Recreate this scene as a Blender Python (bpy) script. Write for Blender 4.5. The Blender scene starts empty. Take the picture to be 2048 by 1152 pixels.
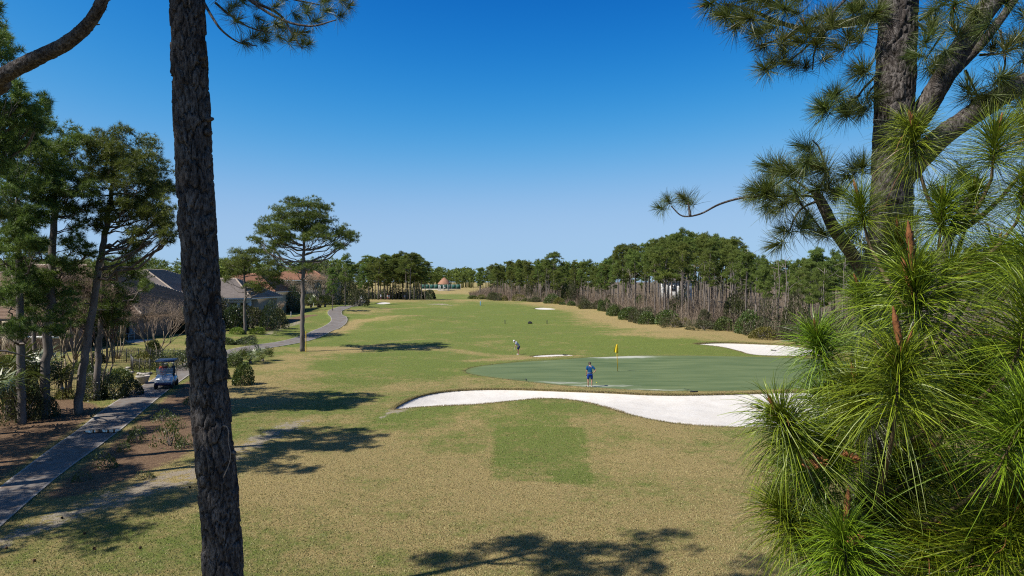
import bpy, bmesh, math
import numpy as np
from mathutils import Vector, Matrix

# ------------------------------------------------------------------ camera, sky, sun, exposure
sc = bpy.context.scene
COL = sc.collection
F = 1365.0          # focal length in photo pixels (photo 2048 wide)
HOR = 563.0         # row of the horizon in the photo
CZ = 7.5            # camera height
cd = bpy.data.cameras.new('camera')
cam = bpy.data.objects.new('camera', cd); COL.objects.link(cam)
cd.sensor_width = 36.0; cd.lens = 36.0 * F / 2048.0
cd.shift_y = -(576.0 - HOR) / 2048.0
cd.clip_start = 0.05; cd.clip_end = 6000.0
cam.location = (0, 0, CZ); cam.rotation_euler = (math.radians(90), 0, 0)
sc.camera = cam

SUN_EL = math.radians(50)
SHADOW = (math.cos(math.radians(25)), math.sin(math.radians(25)))      # way the shadows fall on the ground
TOSUN = Vector((-SHADOW[0] * math.cos(SUN_EL), -SHADOW[1] * math.cos(SUN_EL), math.sin(SUN_EL)))
world = bpy.data.worlds.new('World'); sc.world = world; world.use_nodes = True
wn = world.node_tree.nodes; wl = world.node_tree.links
sky = wn.new('ShaderNodeTexSky'); sky.sky_type = 'NISHITA'; sky.sun_disc = False
sky.sun_elevation = SUN_EL; sky.sun_rotation = math.atan2(TOSUN.x, TOSUN.y)
sky.altitude = 10; sky.air_density = 0.6; sky.dust_density = 0.6; sky.ozone_density = 3.0
bg = wn['Background']; bg.inputs['Strength'].default_value = 0.063
# one tone curve for the whole sky: the deep clear blue of the photograph
_sep = wn.new('ShaderNodeSeparateColor'); _com = wn.new('ShaderNodeCombineColor'); wl.new(sky.outputs[0], _sep.inputs[0]); wl.new(_com.outputs[0], bg.inputs['Color'])
for _i, (_k, _p, _c) in enumerate(((0.000415, 5.0, 2.65), (0.0192, 2.8, 1.6), (0.0139, 3.0, 1.16))):
    _o = _sep.outputs[_i]
    for _op, _v, _r in (('MULTIPLY', 0.1, 0), ('POWER', -_p, 0), ('MULTIPLY', _k, 0), ('ADD', _c, 0), ('DIVIDE', 9.42, 1)):
        _m0 = wn.new('ShaderNodeMath'); _m0.operation = _op; _m0.inputs[0 if _r else 1].default_value = _v; wl.new(_o, _m0.inputs[1 if _r else 0]); _o = _m0.outputs[0]
    wl.new(_o, _com.inputs[_i])
sd_ = bpy.data.lights.new('sun', 'SUN'); sd_.energy = 5.0; sd_.angle = math.radians(0.5); sd_.color = (1.0, 0.945, 0.86)
sun = bpy.data.objects.new('sun', sd_); COL.objects.link(sun)
sun.rotation_euler = (-TOSUN).to_track_quat('-Z', 'Y').to_euler(); sun.location = TOSUN * 60
sc.view_settings.view_transform = 'Standard'; sc.view_settings.look = 'None'
sc.view_settings.exposure = 0.75; sc.view_settings.gamma = 1.0
sc.render.engine = 'CYCLES'
sc.cycles.use_denoising = False; sc.cycles.filter_width = 1.15
sc.cycles.max_bounces = 6; sc.cycles.transparent_max_bounces = 8
sc.cycles.diffuse_bounces = 3; sc.cycles.transmission_bounces = 4

RNG = np.random.default_rng(7)
PI = math.pi

# ------------------------------------------------------------------ helpers
def sm(a, b, x):
    t = np.clip((np.asarray(x, float) - a) / (b - a), 0, 1); return t * t * (3 - 2 * t)
def norm(v):
    v = np.asarray(v, float); return v / np.maximum(np.linalg.norm(v, axis=-1, keepdims=True), 1e-9)
def hsh(i, j, s):
    n = np.sin(i * 127.1 + j * 311.7 + s * 74.7) * 43758.5453
    return n - np.floor(n)
def vnoise(x, y, scale, seed=0):
    x = np.asarray(x, float) / scale; y = np.asarray(y, float) / scale
    i = np.floor(x); j = np.floor(y); fx = x - i; fy = y - j
    fx = fx * fx * (3 - 2 * fx); fy = fy * fy * (3 - 2 * fy)
    a = hsh(i, j, seed); b = hsh(i + 1, j, seed); c = hsh(i, j + 1, seed); d = hsh(i + 1, j + 1, seed)
    return (a * (1 - fx) + b * fx) * (1 - fy) + (c * (1 - fx) + d * fx) * fy
def W(px, py, d):
    return np.array([(px - 1024.0) / F * d, d, CZ + (HOR - py) / F * d])

class MB:
    """collects vertices, faces and a tint per vertex for ONE mesh"""
    def __init__(s): s.V = []; s.F = []; s.T = []; s.n = 0
    def add(s, V, Fc, tint=0.5):
        V = np.asarray(V, float).reshape(-1, 3)
        s.V.append(V)
        s.T.append(np.broadcast_to(np.asarray(tint, float), (len(V),)).copy())
        if isinstance(Fc, np.ndarray): s.F.append(Fc + s.n)
        else:
            for f in Fc: s.F.append(np.array([f]) + s.n)
        s.n += len(V)
    def mesh(s, name, smooth=False, off=None):
        V = np.concatenate(s.V) if s.V else np.zeros((0, 3))
        if off is not None: V = V - np.asarray(off, float)
        T = np.concatenate(s.T) if s.T else np.zeros(0)
        return make_mesh(name, V, s.F, smooth, {'tint': T})

def make_mesh(name, V, Fs, smooth=False, attrs=None):
    me = bpy.data.meshes.new(name)
    V = np.asarray(V, np.float32)
    me.vertices.add(len(V)); me.vertices.foreach_set('co', V.ravel())
    loops = np.concatenate([f.ravel() for f in Fs]).astype(np.int32)
    sizes = np.concatenate([np.full(len(f), f.shape[1], np.int32) for f in Fs])
    starts = np.concatenate([[0], np.cumsum(sizes)[:-1]]).astype(np.int32)
    me.loops.add(len(loops)); me.loops.foreach_set('vertex_index', loops)
    me.polygons.add(len(sizes)); me.polygons.foreach_set('loop_start', starts); me.polygons.foreach_set('loop_total', sizes)
    if smooth: me.polygons.foreach_set('use_smooth', np.ones(len(sizes), bool))
    for k, a in (attrs or {}).items():
        at = me.attributes.new(k, 'FLOAT', 'POINT'); at.data.foreach_set('value', np.asarray(a, np.float32))
    me.update(calc_edges=True)
    return me

def tag(o, label=None, cat=None, group=None, kind=None):
    if label: o['label'] = label
    if cat: o['category'] = cat
    if group: o['group'] = group
    if kind: o['kind'] = kind
    return o
def thing(name, label, cat, loc=(0, 0, 0), rz=0.0, group=None, scale=None):
    o = bpy.data.objects.new(name, None); COL.objects.link(o)
    o.location = [float(v) for v in loc]; o.rotation_euler = (0, 0, rz); o.empty_display_size = 0.2
    if scale is not None: o.scale = scale
    return tag(o, label, cat, group)
def part(name, me, mat, parent=None, loc=None, rot=None, scale=None):
    o = bpy.data.objects.new(name, me); COL.objects.link(o)
    if mat is not None and not me.materials: me.materials.append(mat)
    if parent is not None: o.parent = parent
    if loc is not None: o.location = [float(v) for v in loc]
    if rot is not None: o.rotation_euler = rot
    if scale is not None: o.scale = scale if hasattr(scale, '__len__') else (scale,) * 3
    return o
def copy_tree(o, parent=None):
    c = o.copy(); COL.objects.link(c); c.parent = parent
    for ch in list(o.children): copy_tree(ch, c)
    return c

def tube(P, R, n=6, cap=True):
    P = np.asarray(P, float); k = len(P); R = np.broadcast_to(np.asarray(R, float), (k,))
    t = norm(np.gradient(P, axis=0))
    ref = np.array([0, 0, 1.0]) if abs(t[0][2]) < 0.9 else np.array([1.0, 0, 0])
    a = np.cross(t[0], ref); a /= np.linalg.norm(a)
    A = [a]
    for i in range(1, k):
        a = A[-1] - t[i] * np.dot(A[-1], t[i]); a /= max(np.linalg.norm(a), 1e-9); A.append(a)
    A = np.array(A); B = np.cross(t, A)
    th = np.arange(n) * 2 * PI / n
    V = P[:, None] + R[:, None, None] * (np.cos(th)[None, :, None] * A[:, None] + np.sin(th)[None, :, None] * B[:, None])
    V = V.reshape(-1, 3)
    i = np.arange(k - 1)[:, None] * n; j = np.arange(n)[None]; jn = (j + 1) % n
    Fq = np.stack([i + j, i + jn, i + n + jn, i + n + j], -1).reshape(-1, 4)
    if cap and n >= 3:
        V = np.concatenate([V, P[[0]], P[[-1]]]); c0 = k * n; c1 = c0 + 1
        j = np.arange(n); jn = (j + 1) % n
        tr = np.concatenate([np.stack([np.full(n, c0), jn, j], -1), np.stack([np.full(n, c1), (k - 1) * n + j, (k - 1) * n + jn], -1)])
        return V, [Fq, tr]
    return V, [Fq]
def addtube(mb, P, R, n=6, tint=0.5):
    V, Fs = tube(P, R, n)
    mb.V.append(V); mb.T.append(np.full(len(V), tint)); [mb.F.append(f + mb.n) for f in Fs]; mb.n += len(V)
def curve(p0, p1, bend=(0, 0, 0), n=6):
    t = np.linspace(0, 1, n)[:, None]; p0 = np.asarray(p0, float); p1 = np.asarray(p1, float)
    return p0 * (1 - t) + p1 * t + 4 * t * (1 - t) * np.asarray(bend, float)
def spline(P, n=8):
    P = np.asarray(P, float)
    if len(P) < 3: return curve(P[0], P[-1], n=n)
    Q = np.concatenate([[2 * P[0] - P[1]], P, [2 * P[-1] - P[-2]]]); out = []
    for i in range(1, len(Q) - 2):
        for t in np.linspace(0, 1, n, endpoint=False):
            a, b, c, d = Q[i - 1], Q[i], Q[i + 1], Q[i + 2]
            out.append(0.5 * (2 * b + (c - a) * t + (2 * a - 5 * b + 4 * c - d) * t * t + (3 * b - a - 3 * c + d) * t ** 3))
    out.append(P[-1]); return np.array(out)
BOXF = np.array([[0, 3, 2, 1], [4, 5, 6, 7], [0, 1, 5, 4], [1, 2, 6, 5], [2, 3, 7, 6], [3, 0, 4, 7]])
def box(mb, lo, hi, tint=0.5, taper=None):
    (a, b, c), (d, e, f) = lo, hi
    V = np.array([[a, b, c], [d, b, c], [d, e, c], [a, e, c], [a, b, f], [d, b, f], [d, e, f], [a, e, f]], float)
    if taper:
        m = V[4:, :2].mean(0); V[4:, :2] = m + (V[4:, :2] - m) * taper
    mb.add(V, BOXF, tint)
def boxmesh(name, lo, hi, bevel=0.0, taper=None):
    m = MB(); box(m, lo, hi, taper=taper); me = m.mesh(name)
    if bevel:
        bm = bmesh.new(); bm.from_mesh(me)
        bmesh.ops.bevel(bm, geom=bm.edges[:], offset=bevel, segments=2, profile=0.6, affect='EDGES')
        bm.to_mesh(me); bm.free()
    return me
def lathe(prof, n=16):
    prof = np.asarray(prof, float); P = np.zeros((len(prof), 3)); P[:, 2] = prof[:, 1]
    th = np.arange(n) * 2 * PI / n
    V = np.stack([prof[:, 0][:, None] * np.cos(th), prof[:, 0][:, None] * np.sin(th), np.repeat(prof[:, 1][:, None], n, 1)], -1).reshape(-1, 3)
    k = len(prof); i = np.arange(k - 1)[:, None] * n; j = np.arange(n)[None]; jn = (j + 1) % n
    return V, np.stack([i + j, i + jn, i + n + jn, i + n + j], -1).reshape(-1, 4)

# ------------------------------------------------------------------ materials
ALB = 0.65           # overall reflectance level that goes with the exposure above
def alb(c): return c if c[0] == c[1] == c[2] else tuple(x * ALB for x in c)
def nt(name):
    m = bpy.data.materials.new(name); m.use_nodes = True
    return m, m.node_tree.nodes, m.node_tree.links
def ramp2(N, L, fac, c1, c2, p1=0.3, p2=0.7):
    r = N.new('ShaderNodeValToRGB'); e = r.color_ramp.elements
    e[0].position = p1; e[0].color = (*alb(c1), 1); e[1].position = p2; e[1].color = (*alb(c2), 1)
    L.new(fac, r.inputs[0]); return r.outputs[0]
def noise(N, L, scale, detail=4, rough=0.6, vec=None, dim='3D', dist=0.0):
    n = N.new('ShaderNodeTexNoise'); n.inputs['Scale'].default_value = scale; n.inputs['Detail'].default_value = detail
    n.inputs['Roughness'].default_value = rough; n.inputs['Distortion'].default_value = dist
    if vec is not None: L.new(vec, n.inputs['Vector'])
    return n.outputs['Fac']
def coords(N, L, scale=(1, 1, 1), kind='Object'):
    t = N.new('ShaderNodeTexCoord'); m = N.new('ShaderNodeMapping'); m.inputs['Scale'].default_value = scale
    L.new(t.outputs[kind], m.inputs['Vector']); return m.outputs[0]
def mixc(N, L, fac, a, b, mode='MIX'):
    m = N.new('ShaderNodeMix'); m.data_type = 'RGBA'; m.blend_type = mode
    if isinstance(fac, (int, float)): m.inputs[0].default_value = fac
    else: L.new(fac, m.inputs[0])
    for sock, v in ((m.inputs[6], a), (m.inputs[7], b)):
        if isinstance(v, tuple): sock.default_value = (*alb(v), 1)
        else: L.new(v, sock)
    return m.outputs[2]
def math_(N, L, op, a, b=None, clamp=False):
    m = N.new('ShaderNodeMath'); m.operation = op; m.use_clamp = clamp
    for i, v in enumerate((a, b)):
        if v is None: continue
        if isinstance(v, (int, float)): m.inputs[i].default_value = v
        else: L.new(v, m.inputs[i])
    return m.outputs[0]
def attr(N, name):
    a = N.new('ShaderNodeAttribute'); a.attribute_name = name; return a.outputs['Fac']
def bump(N, L, h, strength=0.5, dist=0.02):
    b = N.new('ShaderNodeBump'); b.inputs['Strength'].default_value = strength; b.inputs['Distance'].default_value = dist
    L.new(h, b.inputs['Height']); return b.outputs[0]
def mat(name, c1, c2=None, scale=8.0, rough=0.7, bmp=0.0, bdist=0.02, stretch=(1, 1, 1), metal=0.0, spec=0.3, detail=4, alpha=None, trans=0.0, coat=0.0):
    m, N, L = nt(name); b = N['Principled BSDF']
    b.inputs['Roughness'].default_value = rough; b.inputs['Metallic'].default_value = metal
    b.inputs['Specular IOR Level'].default_value = spec
    b.inputs['Transmission Weight'].default_value = trans; b.inputs['Coat Weight'].default_value = coat
    v = coords(N, L, stretch)
    f = noise(N, L, scale, detail, vec=v)
    c2 = c2 or tuple(x * 0.8 for x in c1)
    L.new(ramp2(N, L, f, c1, c2), b.inputs['Base Color'])
    if bmp: L.new(bump(N, L, f, bmp, bdist), b.inputs['Normal'])
    return m
def leafmat(name, dark, light, trans=0.25, rough=0.5, spec=0.3, warm=None, objvar=0.12, dead=None):
    """foliage: tint attribute runs from dark to light, with some variation from one plant to the next"""
    m, N, L = nt(name); b = N['Principled BSDF']
    b.inputs['Roughness'].default_value = rough; b.inputs['Specular IOR Level'].default_value = spec
    c = ramp2(N, L, attr(N, 'tint'), dark, light, 0.0, 1.0)
    if warm:
        v = coords(N, L); f = noise(N, L, 0.6, 2, vec=v)
        c = mixc(N, L, ramp2(N, L, f, (0, 0, 0), (0.6, 0.6, 0.6), 0.45, 0.75), c, warm)
    if dead: c = mixc(N, L, ramp2(N, L, attr(N, 'tint'), (0, 0, 0), (1, 1, 1), 0.965, 0.985), c, dead)
    oi = N.new('ShaderNodeObjectInfo'); h = N.new('ShaderNodeHueSaturation')
    mm = N.new('ShaderNodeMath'); mm.operation = 'MULTIPLY_ADD'; L.new(oi.outputs['Random'], mm.inputs[0]); mm.inputs[1].default_value = 0.05; mm.inputs[2].default_value = 0.475
    L.new(mm.outputs[0], h.inputs['Hue'])
    mv = N.new('ShaderNodeMath'); mv.operation = 'MULTIPLY_ADD'; L.new(oi.outputs['Random'], mv.inputs[0]); mv.inputs[1].default_value = objvar * 2; mv.inputs[2].default_value = 1 - objvar
    L.new(mv.outputs[0], h.inputs['Value']); L.new(c, h.inputs['Color']); c = h.outputs[0]
    L.new(c, b.inputs['Base Color'])
    t = N.new('ShaderNodeBsdfTranslucent'); L.new(mixc(N, L, 0.5, c, (0.20, 0.26, 0.03), 'MIX'), t.inputs['Color'])
    mx = N.new('ShaderNodeMixShader'); mx.inputs[0].default_value = trans
    L.new(b.outputs[0], mx.inputs[1]); L.new(t.outputs[0], mx.inputs[2]); L.new(mx.outputs[0], N['Material Output'].inputs['Surface'])
    return m
M = {}
def barkmat(name, plate, plate2, deep, scale=1.0):
    m, N, L = nt(name); b = N['Principled BSDF']; b.inputs['Roughness'].default_value = 0.9; b.inputs['Specular IOR Level'].default_value = 0.15
    v = coords(N, L, (1, 1, 0.35))
    f = noise(N, L, 9 * scale, 5, 0.65, v); g = noise(N, L, 45 * scale, 4, 0.7, v)
    c = ramp2(N, L, f, plate, plate2, 0.35, 0.68)
    c = mixc(N, L, ramp2(N, L, g, (0, 0, 0), (1, 1, 1), 0.35, 0.6), deep, c)
    c = mixc(N, L, ramp2(N, L, attr(N, 'tint'), (1, 1, 1), (0, 0, 0), 0.0, 0.45), c, deep)
    L.new(c, b.inputs['Base Color'])
    L.new(bump(N, L, math_(N, L, 'ADD', f, g), 0.8, 0.03 / scale), b.inputs['Normal'])
    return m
M['bark'] = barkmat('pine_bark', (0.085, 0.070, 0.063), (0.27, 0.245, 0.23), (0.022, 0.016, 0.013))
M['bark_far'] = mat('pine_bark_distant', (0.12, 0.10, 0.087), (0.27, 0.235, 0.21), 4, 0.9, 0.5, 0.03, (1, 1, 0.3), spec=0.1)
M['bark_pale'] = mat('pale_smooth_bark', (0.36, 0.29, 0.19), (0.22, 0.17, 0.12), 5, 0.85, 0.3, 0.02, (1, 1, 0.3), spec=0.15)
M['deadwood'] = mat('grey_dead_wood', (0.37, 0.32, 0.28), (0.19, 0.16, 0.14), 4, 0.9, 0.3, 0.02, (1, 1, 0.3), spec=0.1)
M['twig'] = leafmat('bare_twig', (0.14, 0.097, 0.07), (0.46, 0.35, 0.265), 0.0, 0.9, 0.1)
M['shoot'] = mat('green_brown_shoot', (0.10, 0.075, 0.04), (0.17, 0.12, 0.06), 60, 0.8, 0.6, 0.004, spec=0.2)
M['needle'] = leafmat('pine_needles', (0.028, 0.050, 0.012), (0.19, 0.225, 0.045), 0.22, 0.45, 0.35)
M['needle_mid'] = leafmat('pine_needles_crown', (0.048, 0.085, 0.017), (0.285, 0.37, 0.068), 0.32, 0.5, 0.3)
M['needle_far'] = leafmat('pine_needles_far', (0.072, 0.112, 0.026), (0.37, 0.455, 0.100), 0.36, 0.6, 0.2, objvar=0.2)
M['needle_fresh'] = leafmat('long_fresh_needles', (0.020, 0.052, 0.003), (0.34, 0.44, 0.022), 0.18, 0.42, 0.35, dead=(0.40, 0.22, 0.08))
M['candle'] = mat('pine_candle', (0.36, 0.15, 0.05), (0.20, 0.075, 0.03), 90, 0.7, 0.9, 0.004, spec=0.2)
M['leaf'] = leafmat('shrub_leaves', (0.035, 0.062, 0.014), (0.175, 0.225, 0.050), 0.2, 0.45, 0.4)
M['leaf_dark'] = leafmat('dark_shrub_leaves', (0.012, 0.024, 0.010), (0.058, 0.090, 0.028), 0.15, 0.45, 0.4)
M['leaf_lime'] = leafmat('lime_shrub_leaves', (0.10, 0.17, 0.018), (0.34, 0.42, 0.05), 0.25, 0.5, 0.3)
M['leaf_yellow'] = leafmat('yellow_green_leaves', (0.09, 0.10, 0.015), (0.26, 0.25, 0.04), 0.2, 0.5, 0.3)
M['leaf_olive'] = leafmat('olive_leaves', (0.040, 0.046, 0.022), (0.150, 0.150, 0.070), 0.2, 0.6, 0.2)
M['palm'] = leafmat('palmetto_fronds', (0.045, 0.075, 0.020), (0.22, 0.26, 0.07), 0.2, 0.4, 0.5)
M['blade'] = leafmat('turf_blades', (0.19, 0.20, 0.06), (0.48, 0.40, 0.20), 0.2, 0.7, 0.15)
# ------------------------------------------------------------------ terrain
_py = np.arange(-200, 4001, 1.0)
_pz = np.interp(_py, [-200, 60, 100, 160, 225, 275, 300, 350, 410, 4000], [0, 0, 0.1, 0.55, 1.45, 0.35, 0.8, 2.0, 3.2, 3.4])
_k = np.exp(-0.5 * (np.arange(-24, 25) / 9.0) ** 2); _k /= _k.sum()
_pz = np.convolve(np.pad(_pz, 24, mode='edge'), _k, mode='valid')
MOUNDS = [(1.6, 40.0, 4.6, 3.2, 0.50), (12.5, 33.5, 6.0, 3.0, 0.12), (-21, 122, 8, 6, 1.35), (-30, 150, 11, 8, 0.9), (-13, 178, 13, 8, 0.9),
          (31, 104, 8, 9, 0.95), (25, 150, 8, 12, 0.9), (14, 205, 9, 14, 0.5), (6, 82, 16, 6, 0.3), (-8, 96, 9, 6, 0.35), (-26, 62, 7, 9, 0.25),
          (18, 88, 8, 5, 0.7), (-3, 140, 10, 7, 0.5), (-16, 98, 7, 4, .5), (30, 128, 7, 6, .6), (8, 118, 9, 5, .45)]
def HB(x, y):
    x = np.asarray(x, float); y = np.asarray(y, float)
    z = np.interp(y, _py, _pz)
    z = z + 0.85 * sm(-24, -40, x) * sm(48, 74, y) * (1 - sm(160, 240, y))
    for (a, b, sx, sy, h) in MOUNDS: z = z + h * np.exp(-0.5 * (((x - a) / sx) ** 2 + ((y - b) / sy) ** 2))
    z = z + (vnoise(x, y, 9.0, 3) - 0.5) * 0.12 + (vnoise(x, y, 3.1, 5) - 0.5) * 0.035
    return z
_DD = 8 * 1.0025 ** np.arange(2000)
def G(px, py):
    """where the ray through a photo pixel meets the terrain"""
    z = CZ + (HOR - py) / F * _DD; x = (px - 1024.0) / F * _DD
    hit = np.nonzero(z <= HB(x, _DD))[0]
    d = _DD[hit[0]] if len(hit) else _DD[-1]
    return np.array([(px - 1024.0) / F * d, d])
def Gz(px, py):
    p = G(px, py); return np.array([p[0], p[1], float(HB(p[0], p[1]))])
def chaikin(P, it=2, closed=True):
    P = np.asarray(P, float)
    for _ in range(it):
        Q = np.roll(P, -1, 0) if closed else P[1:]
        A = P if closed else P[:-1]
        N_ = np.stack([0.75 * A + 0.25 * Q, 0.25 * A + 0.75 * Q], 1).reshape(-1, 2)
        P = N_ if closed else np.concatenate([P[:1], N_, P[-1:]])
    return P
def segdist(x, y, A, B):
    d = np.full(x.shape, 1e9)
    for (ax, ay), (bx, by) in zip(A, B):
        ux, uy = bx - ax, by - ay; l = ux * ux + uy * uy + 1e-12
        t = np.clip(((x - ax) * ux + (y - ay) * uy) / l, 0, 1)
        d = np.minimum(d, (x - ax - t * ux) ** 2 + (y - ay - t * uy) ** 2)
    return np.sqrt(d)
def polysd(x, y, P):
    """signed distance to a polygon, positive inside"""
    Q = np.roll(P, -1, 0); d = segdist(x, y, P, Q); ins = np.zeros(x.shape, bool)
    for (ax, ay), (bx, by) in zip(P, Q):
        c = (ay > y) != (by > y)
        with np.errstate(divide='ignore', invalid='ignore'):
            ins ^= c & (x < (bx - ax) * (y - ay) / (by - ay) + ax)
    return np.where(ins, d, -d)
def pxpoly(pts, it=2): return chaikin(np.array([G(*p) for p in pts]), it)

REG = []   # (name, sd function, lip drop, hollow, material key, label)
P_B1 = pxpoly([(778, 823), (815, 800), (850, 788), (905, 780), (1000, 777), (1100, 780), (1200, 784), (1300, 789), (1400, 789), (1500, 786), (1600, 783), (1690, 785), (1740, 805),
               (1700, 840), (1600, 854), (1500, 855), (1400, 852), (1330, 844), (1270, 832), (1215, 815), (1160, 802), (1100, 796), (1040, 800), (960, 809), (880, 812), (820, 815)])
P_B2 = pxpoly([(1378, 687), (1442, 684), (1496, 686), (1576, 689), (1640, 697), (1680, 706), (1640, 713), (1560, 712), (1500, 710), (1476, 701), (1447, 694), (1410, 690)])
P_B3 = pxpoly([(1066, 617), (1080, 615.0), (1100, 616), (1116, 618.4), (1100, 619.4), (1078, 619.2)], 1)
P_B4 = pxpoly([(751, 607.5), (760, 604.6), (775, 604.2), (783, 606.2), (772, 608.4), (758, 608.8)], 1)
P_B5 = pxpoly([(846, 608.5), (868, 607.6), (890, 608.4), (912, 611), (896, 611.2), (868, 609.6)], 1)
P_B6 = pxpoly([(1056, 713), (1080, 710), (1115, 708.6), (1150, 709.5), (1152, 711.5), (1110, 713), (1078, 714.5)], 1)
P_GR = pxpoly([(926, 743), (945, 734), (1000, 727), (1060, 722), (1120, 719), (1180, 714), (1280, 710.5), (1400, 711), (1500, 713), (1600, 716), (1700, 722), (1780, 740), (1740, 764),
               (1640, 777), (1500, 781), (1380, 782.5), (1280, 781), (1180, 775), (1090, 767), (1010, 758), (950, 750)])
PATH_EDGE = [(-260, 1300), (-60, 1110), (0, 1056), (60, 1002), (130, 943), (200, 893), (246, 858), (300, 811), (340, 778), (385, 745), (440, 722), (500, 700)]
PATH_EDGE2 = [(470, 698), (400, 716), (345, 737), (318, 752), (262, 784), (205, 820), (155, 862), (110, 892), (70, 922), (0, 975), (-80, 1040), (-330, 1230)]
P_PATH = pxpoly(PATH_EDGE + PATH_EDGE2, 1)
C_PATH = chaikin(np.array([G(*p) for p in [(455, 708), (500, 697), (545, 690), (590, 683), (632, 670), (660, 656), (680, 643), (677, 634), (668, 626), (671, 620), (690, 615), (716, 609.5)]]
                          + [np.array((-52.0, 238)), np.array((-63.0, 252)), np.array((-66.0, 270)), np.array((-60.0, 286)), np.array((-50.0, 300))]), 2, False)
def sd_path(x, y): return np.maximum(polysd(x, y, P_PATH), 1.35 - segdist(x, y, C_PATH[:-1], C_PATH[1:]))
def _mk(P): return lambda x, y: polysd(x, y, P)
REG = [('cart_path', sd_path, -0.035, 0.0, 'path', None),
       ('putting_green', _mk(P_GR), 0.012, 0.0, 'green', None),
       ('sand_bunker', _mk(P_B1), 0.10, 0.38, 'sand', 'long white sand bunker in front of the putting green'),
       ('sand_bunker', _mk(P_B2), 0.15, 0.30, 'sand', 'white sand bunker behind the right end of the putting green'),
       ('sand_bunker', _mk(P_B3), 0.05, 0.12, 'sand', 'small far sand bunker right of the fairway'),
       ('sand_bunker', _mk(P_B4), 0.05, 0.12, 'sand', 'small far sand bunker below the pine grove'),
       ('sand_bunker', _mk(P_B6), 0.05, 0.10, 'sand', 'thin strip of sand beside the golfer in the white cap')]

# ground cover masks, all fixed in the place
P_STRAW = pxpoly([(385, 752), (300, 818), (215, 893), (130, 952), (70, 1004), (130, 1000), (220, 975), (300, 945), (370, 915), (430, 880), (470, 820), (452, 775), (420, 752)], 1)
P_STRAW2 = pxpoly([(-300, 1150), (0, 968), (110, 888), (160, 855), (215, 815), (150, 795), (60, 800), (-60, 820), (-500, 950)], 1)
P_STRAW3 = pxpoly([(530, 655), (590, 632), (650, 628), (600, 640), (560, 655), (520, 668)], 1)
P_BARE = pxpoly([(-40, 1090), (60, 1040), (150, 1005), (280, 962), (390, 925), (470, 885), (540, 850), (600, 838), (640, 835), (560, 880), (470, 925), (400, 962), (260, 1012), (100, 1062), (-40, 1125)], 1)
P_BARE4 = pxpoly([(846, 608.5), (868, 607.6), (890, 608.4), (912, 611), (896, 611.2), (868, 609.6)], 1)
P_BARE3 = pxpoly([(752, 842), (775, 824), (800, 812), (822, 812), (820, 820), (790, 826)], 1)
P_BARE2 = pxpoly([(520, 668), (590, 640), (620, 643), (560, 660), (545, 672)], 1)
P_SOD = np.array([G(*p) for p in [(995, 853), (1165, 856), (1187, 968), (975, 962)]])
BL_G = [(780, 640, 12, 16, .5), (900, 650, 22, 40, 1.1), (1150, 655, 18, 22, 1.0), (1030, 690, 16, 8, .8), (1300, 690, 12, 5, .8), (1000, 610, 22, 30, .8), (1085, 805, 4.5, 1.8, .6), (950, 800, 5, 3, .35),
        (520, 1090, 4, 2.5, .45), (150, 1075, 3, 1.5, .4), (720, 850, 6, 4, .4), (660, 790, 8, 6, .25), (1480, 700, 6, 5, .6), (1300, 870, 5, 2, .3), (1330, 1000, 3, 2, .12), (800, 612, 20, 22, .7), (1060, 740, 30, 5, .3),
        (600, 650, 8, 12, .25), (700, 720, 9, 6, .2), (880, 1010, 4, 2, -.1)]
BL_T = [(1180, 642, 9, 14, .7), (1420, 665, 10, 8, .8), (1300, 640, 10, 14, .9), (800, 655, 7, 5, .6), (760, 700, 10, 4, .4), (1100, 612, 12, 12, .6), (690, 655, 6, 10, .4), (1250, 665, 7, 6, .4), (820, 690, 8, 4, .3)]
_blg = [(G(a, b), sx, sy, h) for a, b, sx, sy, h in BL_G] + [(G(a, b), sx, sy, -h) for a, b, sx, sy, h in BL_T]
TANL = [([(660, 668), (700, 645), (768, 635), (847, 632), (900, 634)], 2.2, 1.2), ([(740, 625), (820, 615), (900, 613)], 5, .9), ([(1060, 606), (1130, 613), (1190, 628), (1260, 645), (1340, 660), (1440, 660)], 4.6, .82), ([(1200, 668), (1300, 672), (1400, 676), (1600, 684)], 2.4, .75),
        ([(690, 700), (780, 690), (900, 700), (1030, 712)], 2.4, .8), ([(940, 722), (1060, 716), (1160, 711)], 1.0, .7), ([(1400, 708), (1470, 706)], .8, .6), ([(640, 700), (560, 745), (480, 800)], 3.5, .6), ([(840, 770), (700, 830), (560, 960)], 2.2, .35), ([(1060, 650), (1150, 662)], 3, .35)]
_tanl = [(chaikin(np.array([G(*p) for p in P]), 2, False), w_, h_) for P, w_, h_ in TANL]
SPLASH = [(1240, 714, 3.3, 1.1, 1.0), (1210, 713.5, 2.2, 0.7, .7), (1185, 772, 3.0, .55, .9), (1130, 766, 2.4, .4, .8), (1250, 779, 3.0, .4, .8), (1320, 781, 2.0, .3, .5), (1075, 763, 2.0, .3, .5), (1060, 722, 2.5, .8, .5), (1330, 719, 5, .6, .35), (1010, 730, 4, .8, .3)]
_spl = [(G(a, b), sx, sy, h) for a, b, sx, sy, h in SPLASH]
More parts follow.
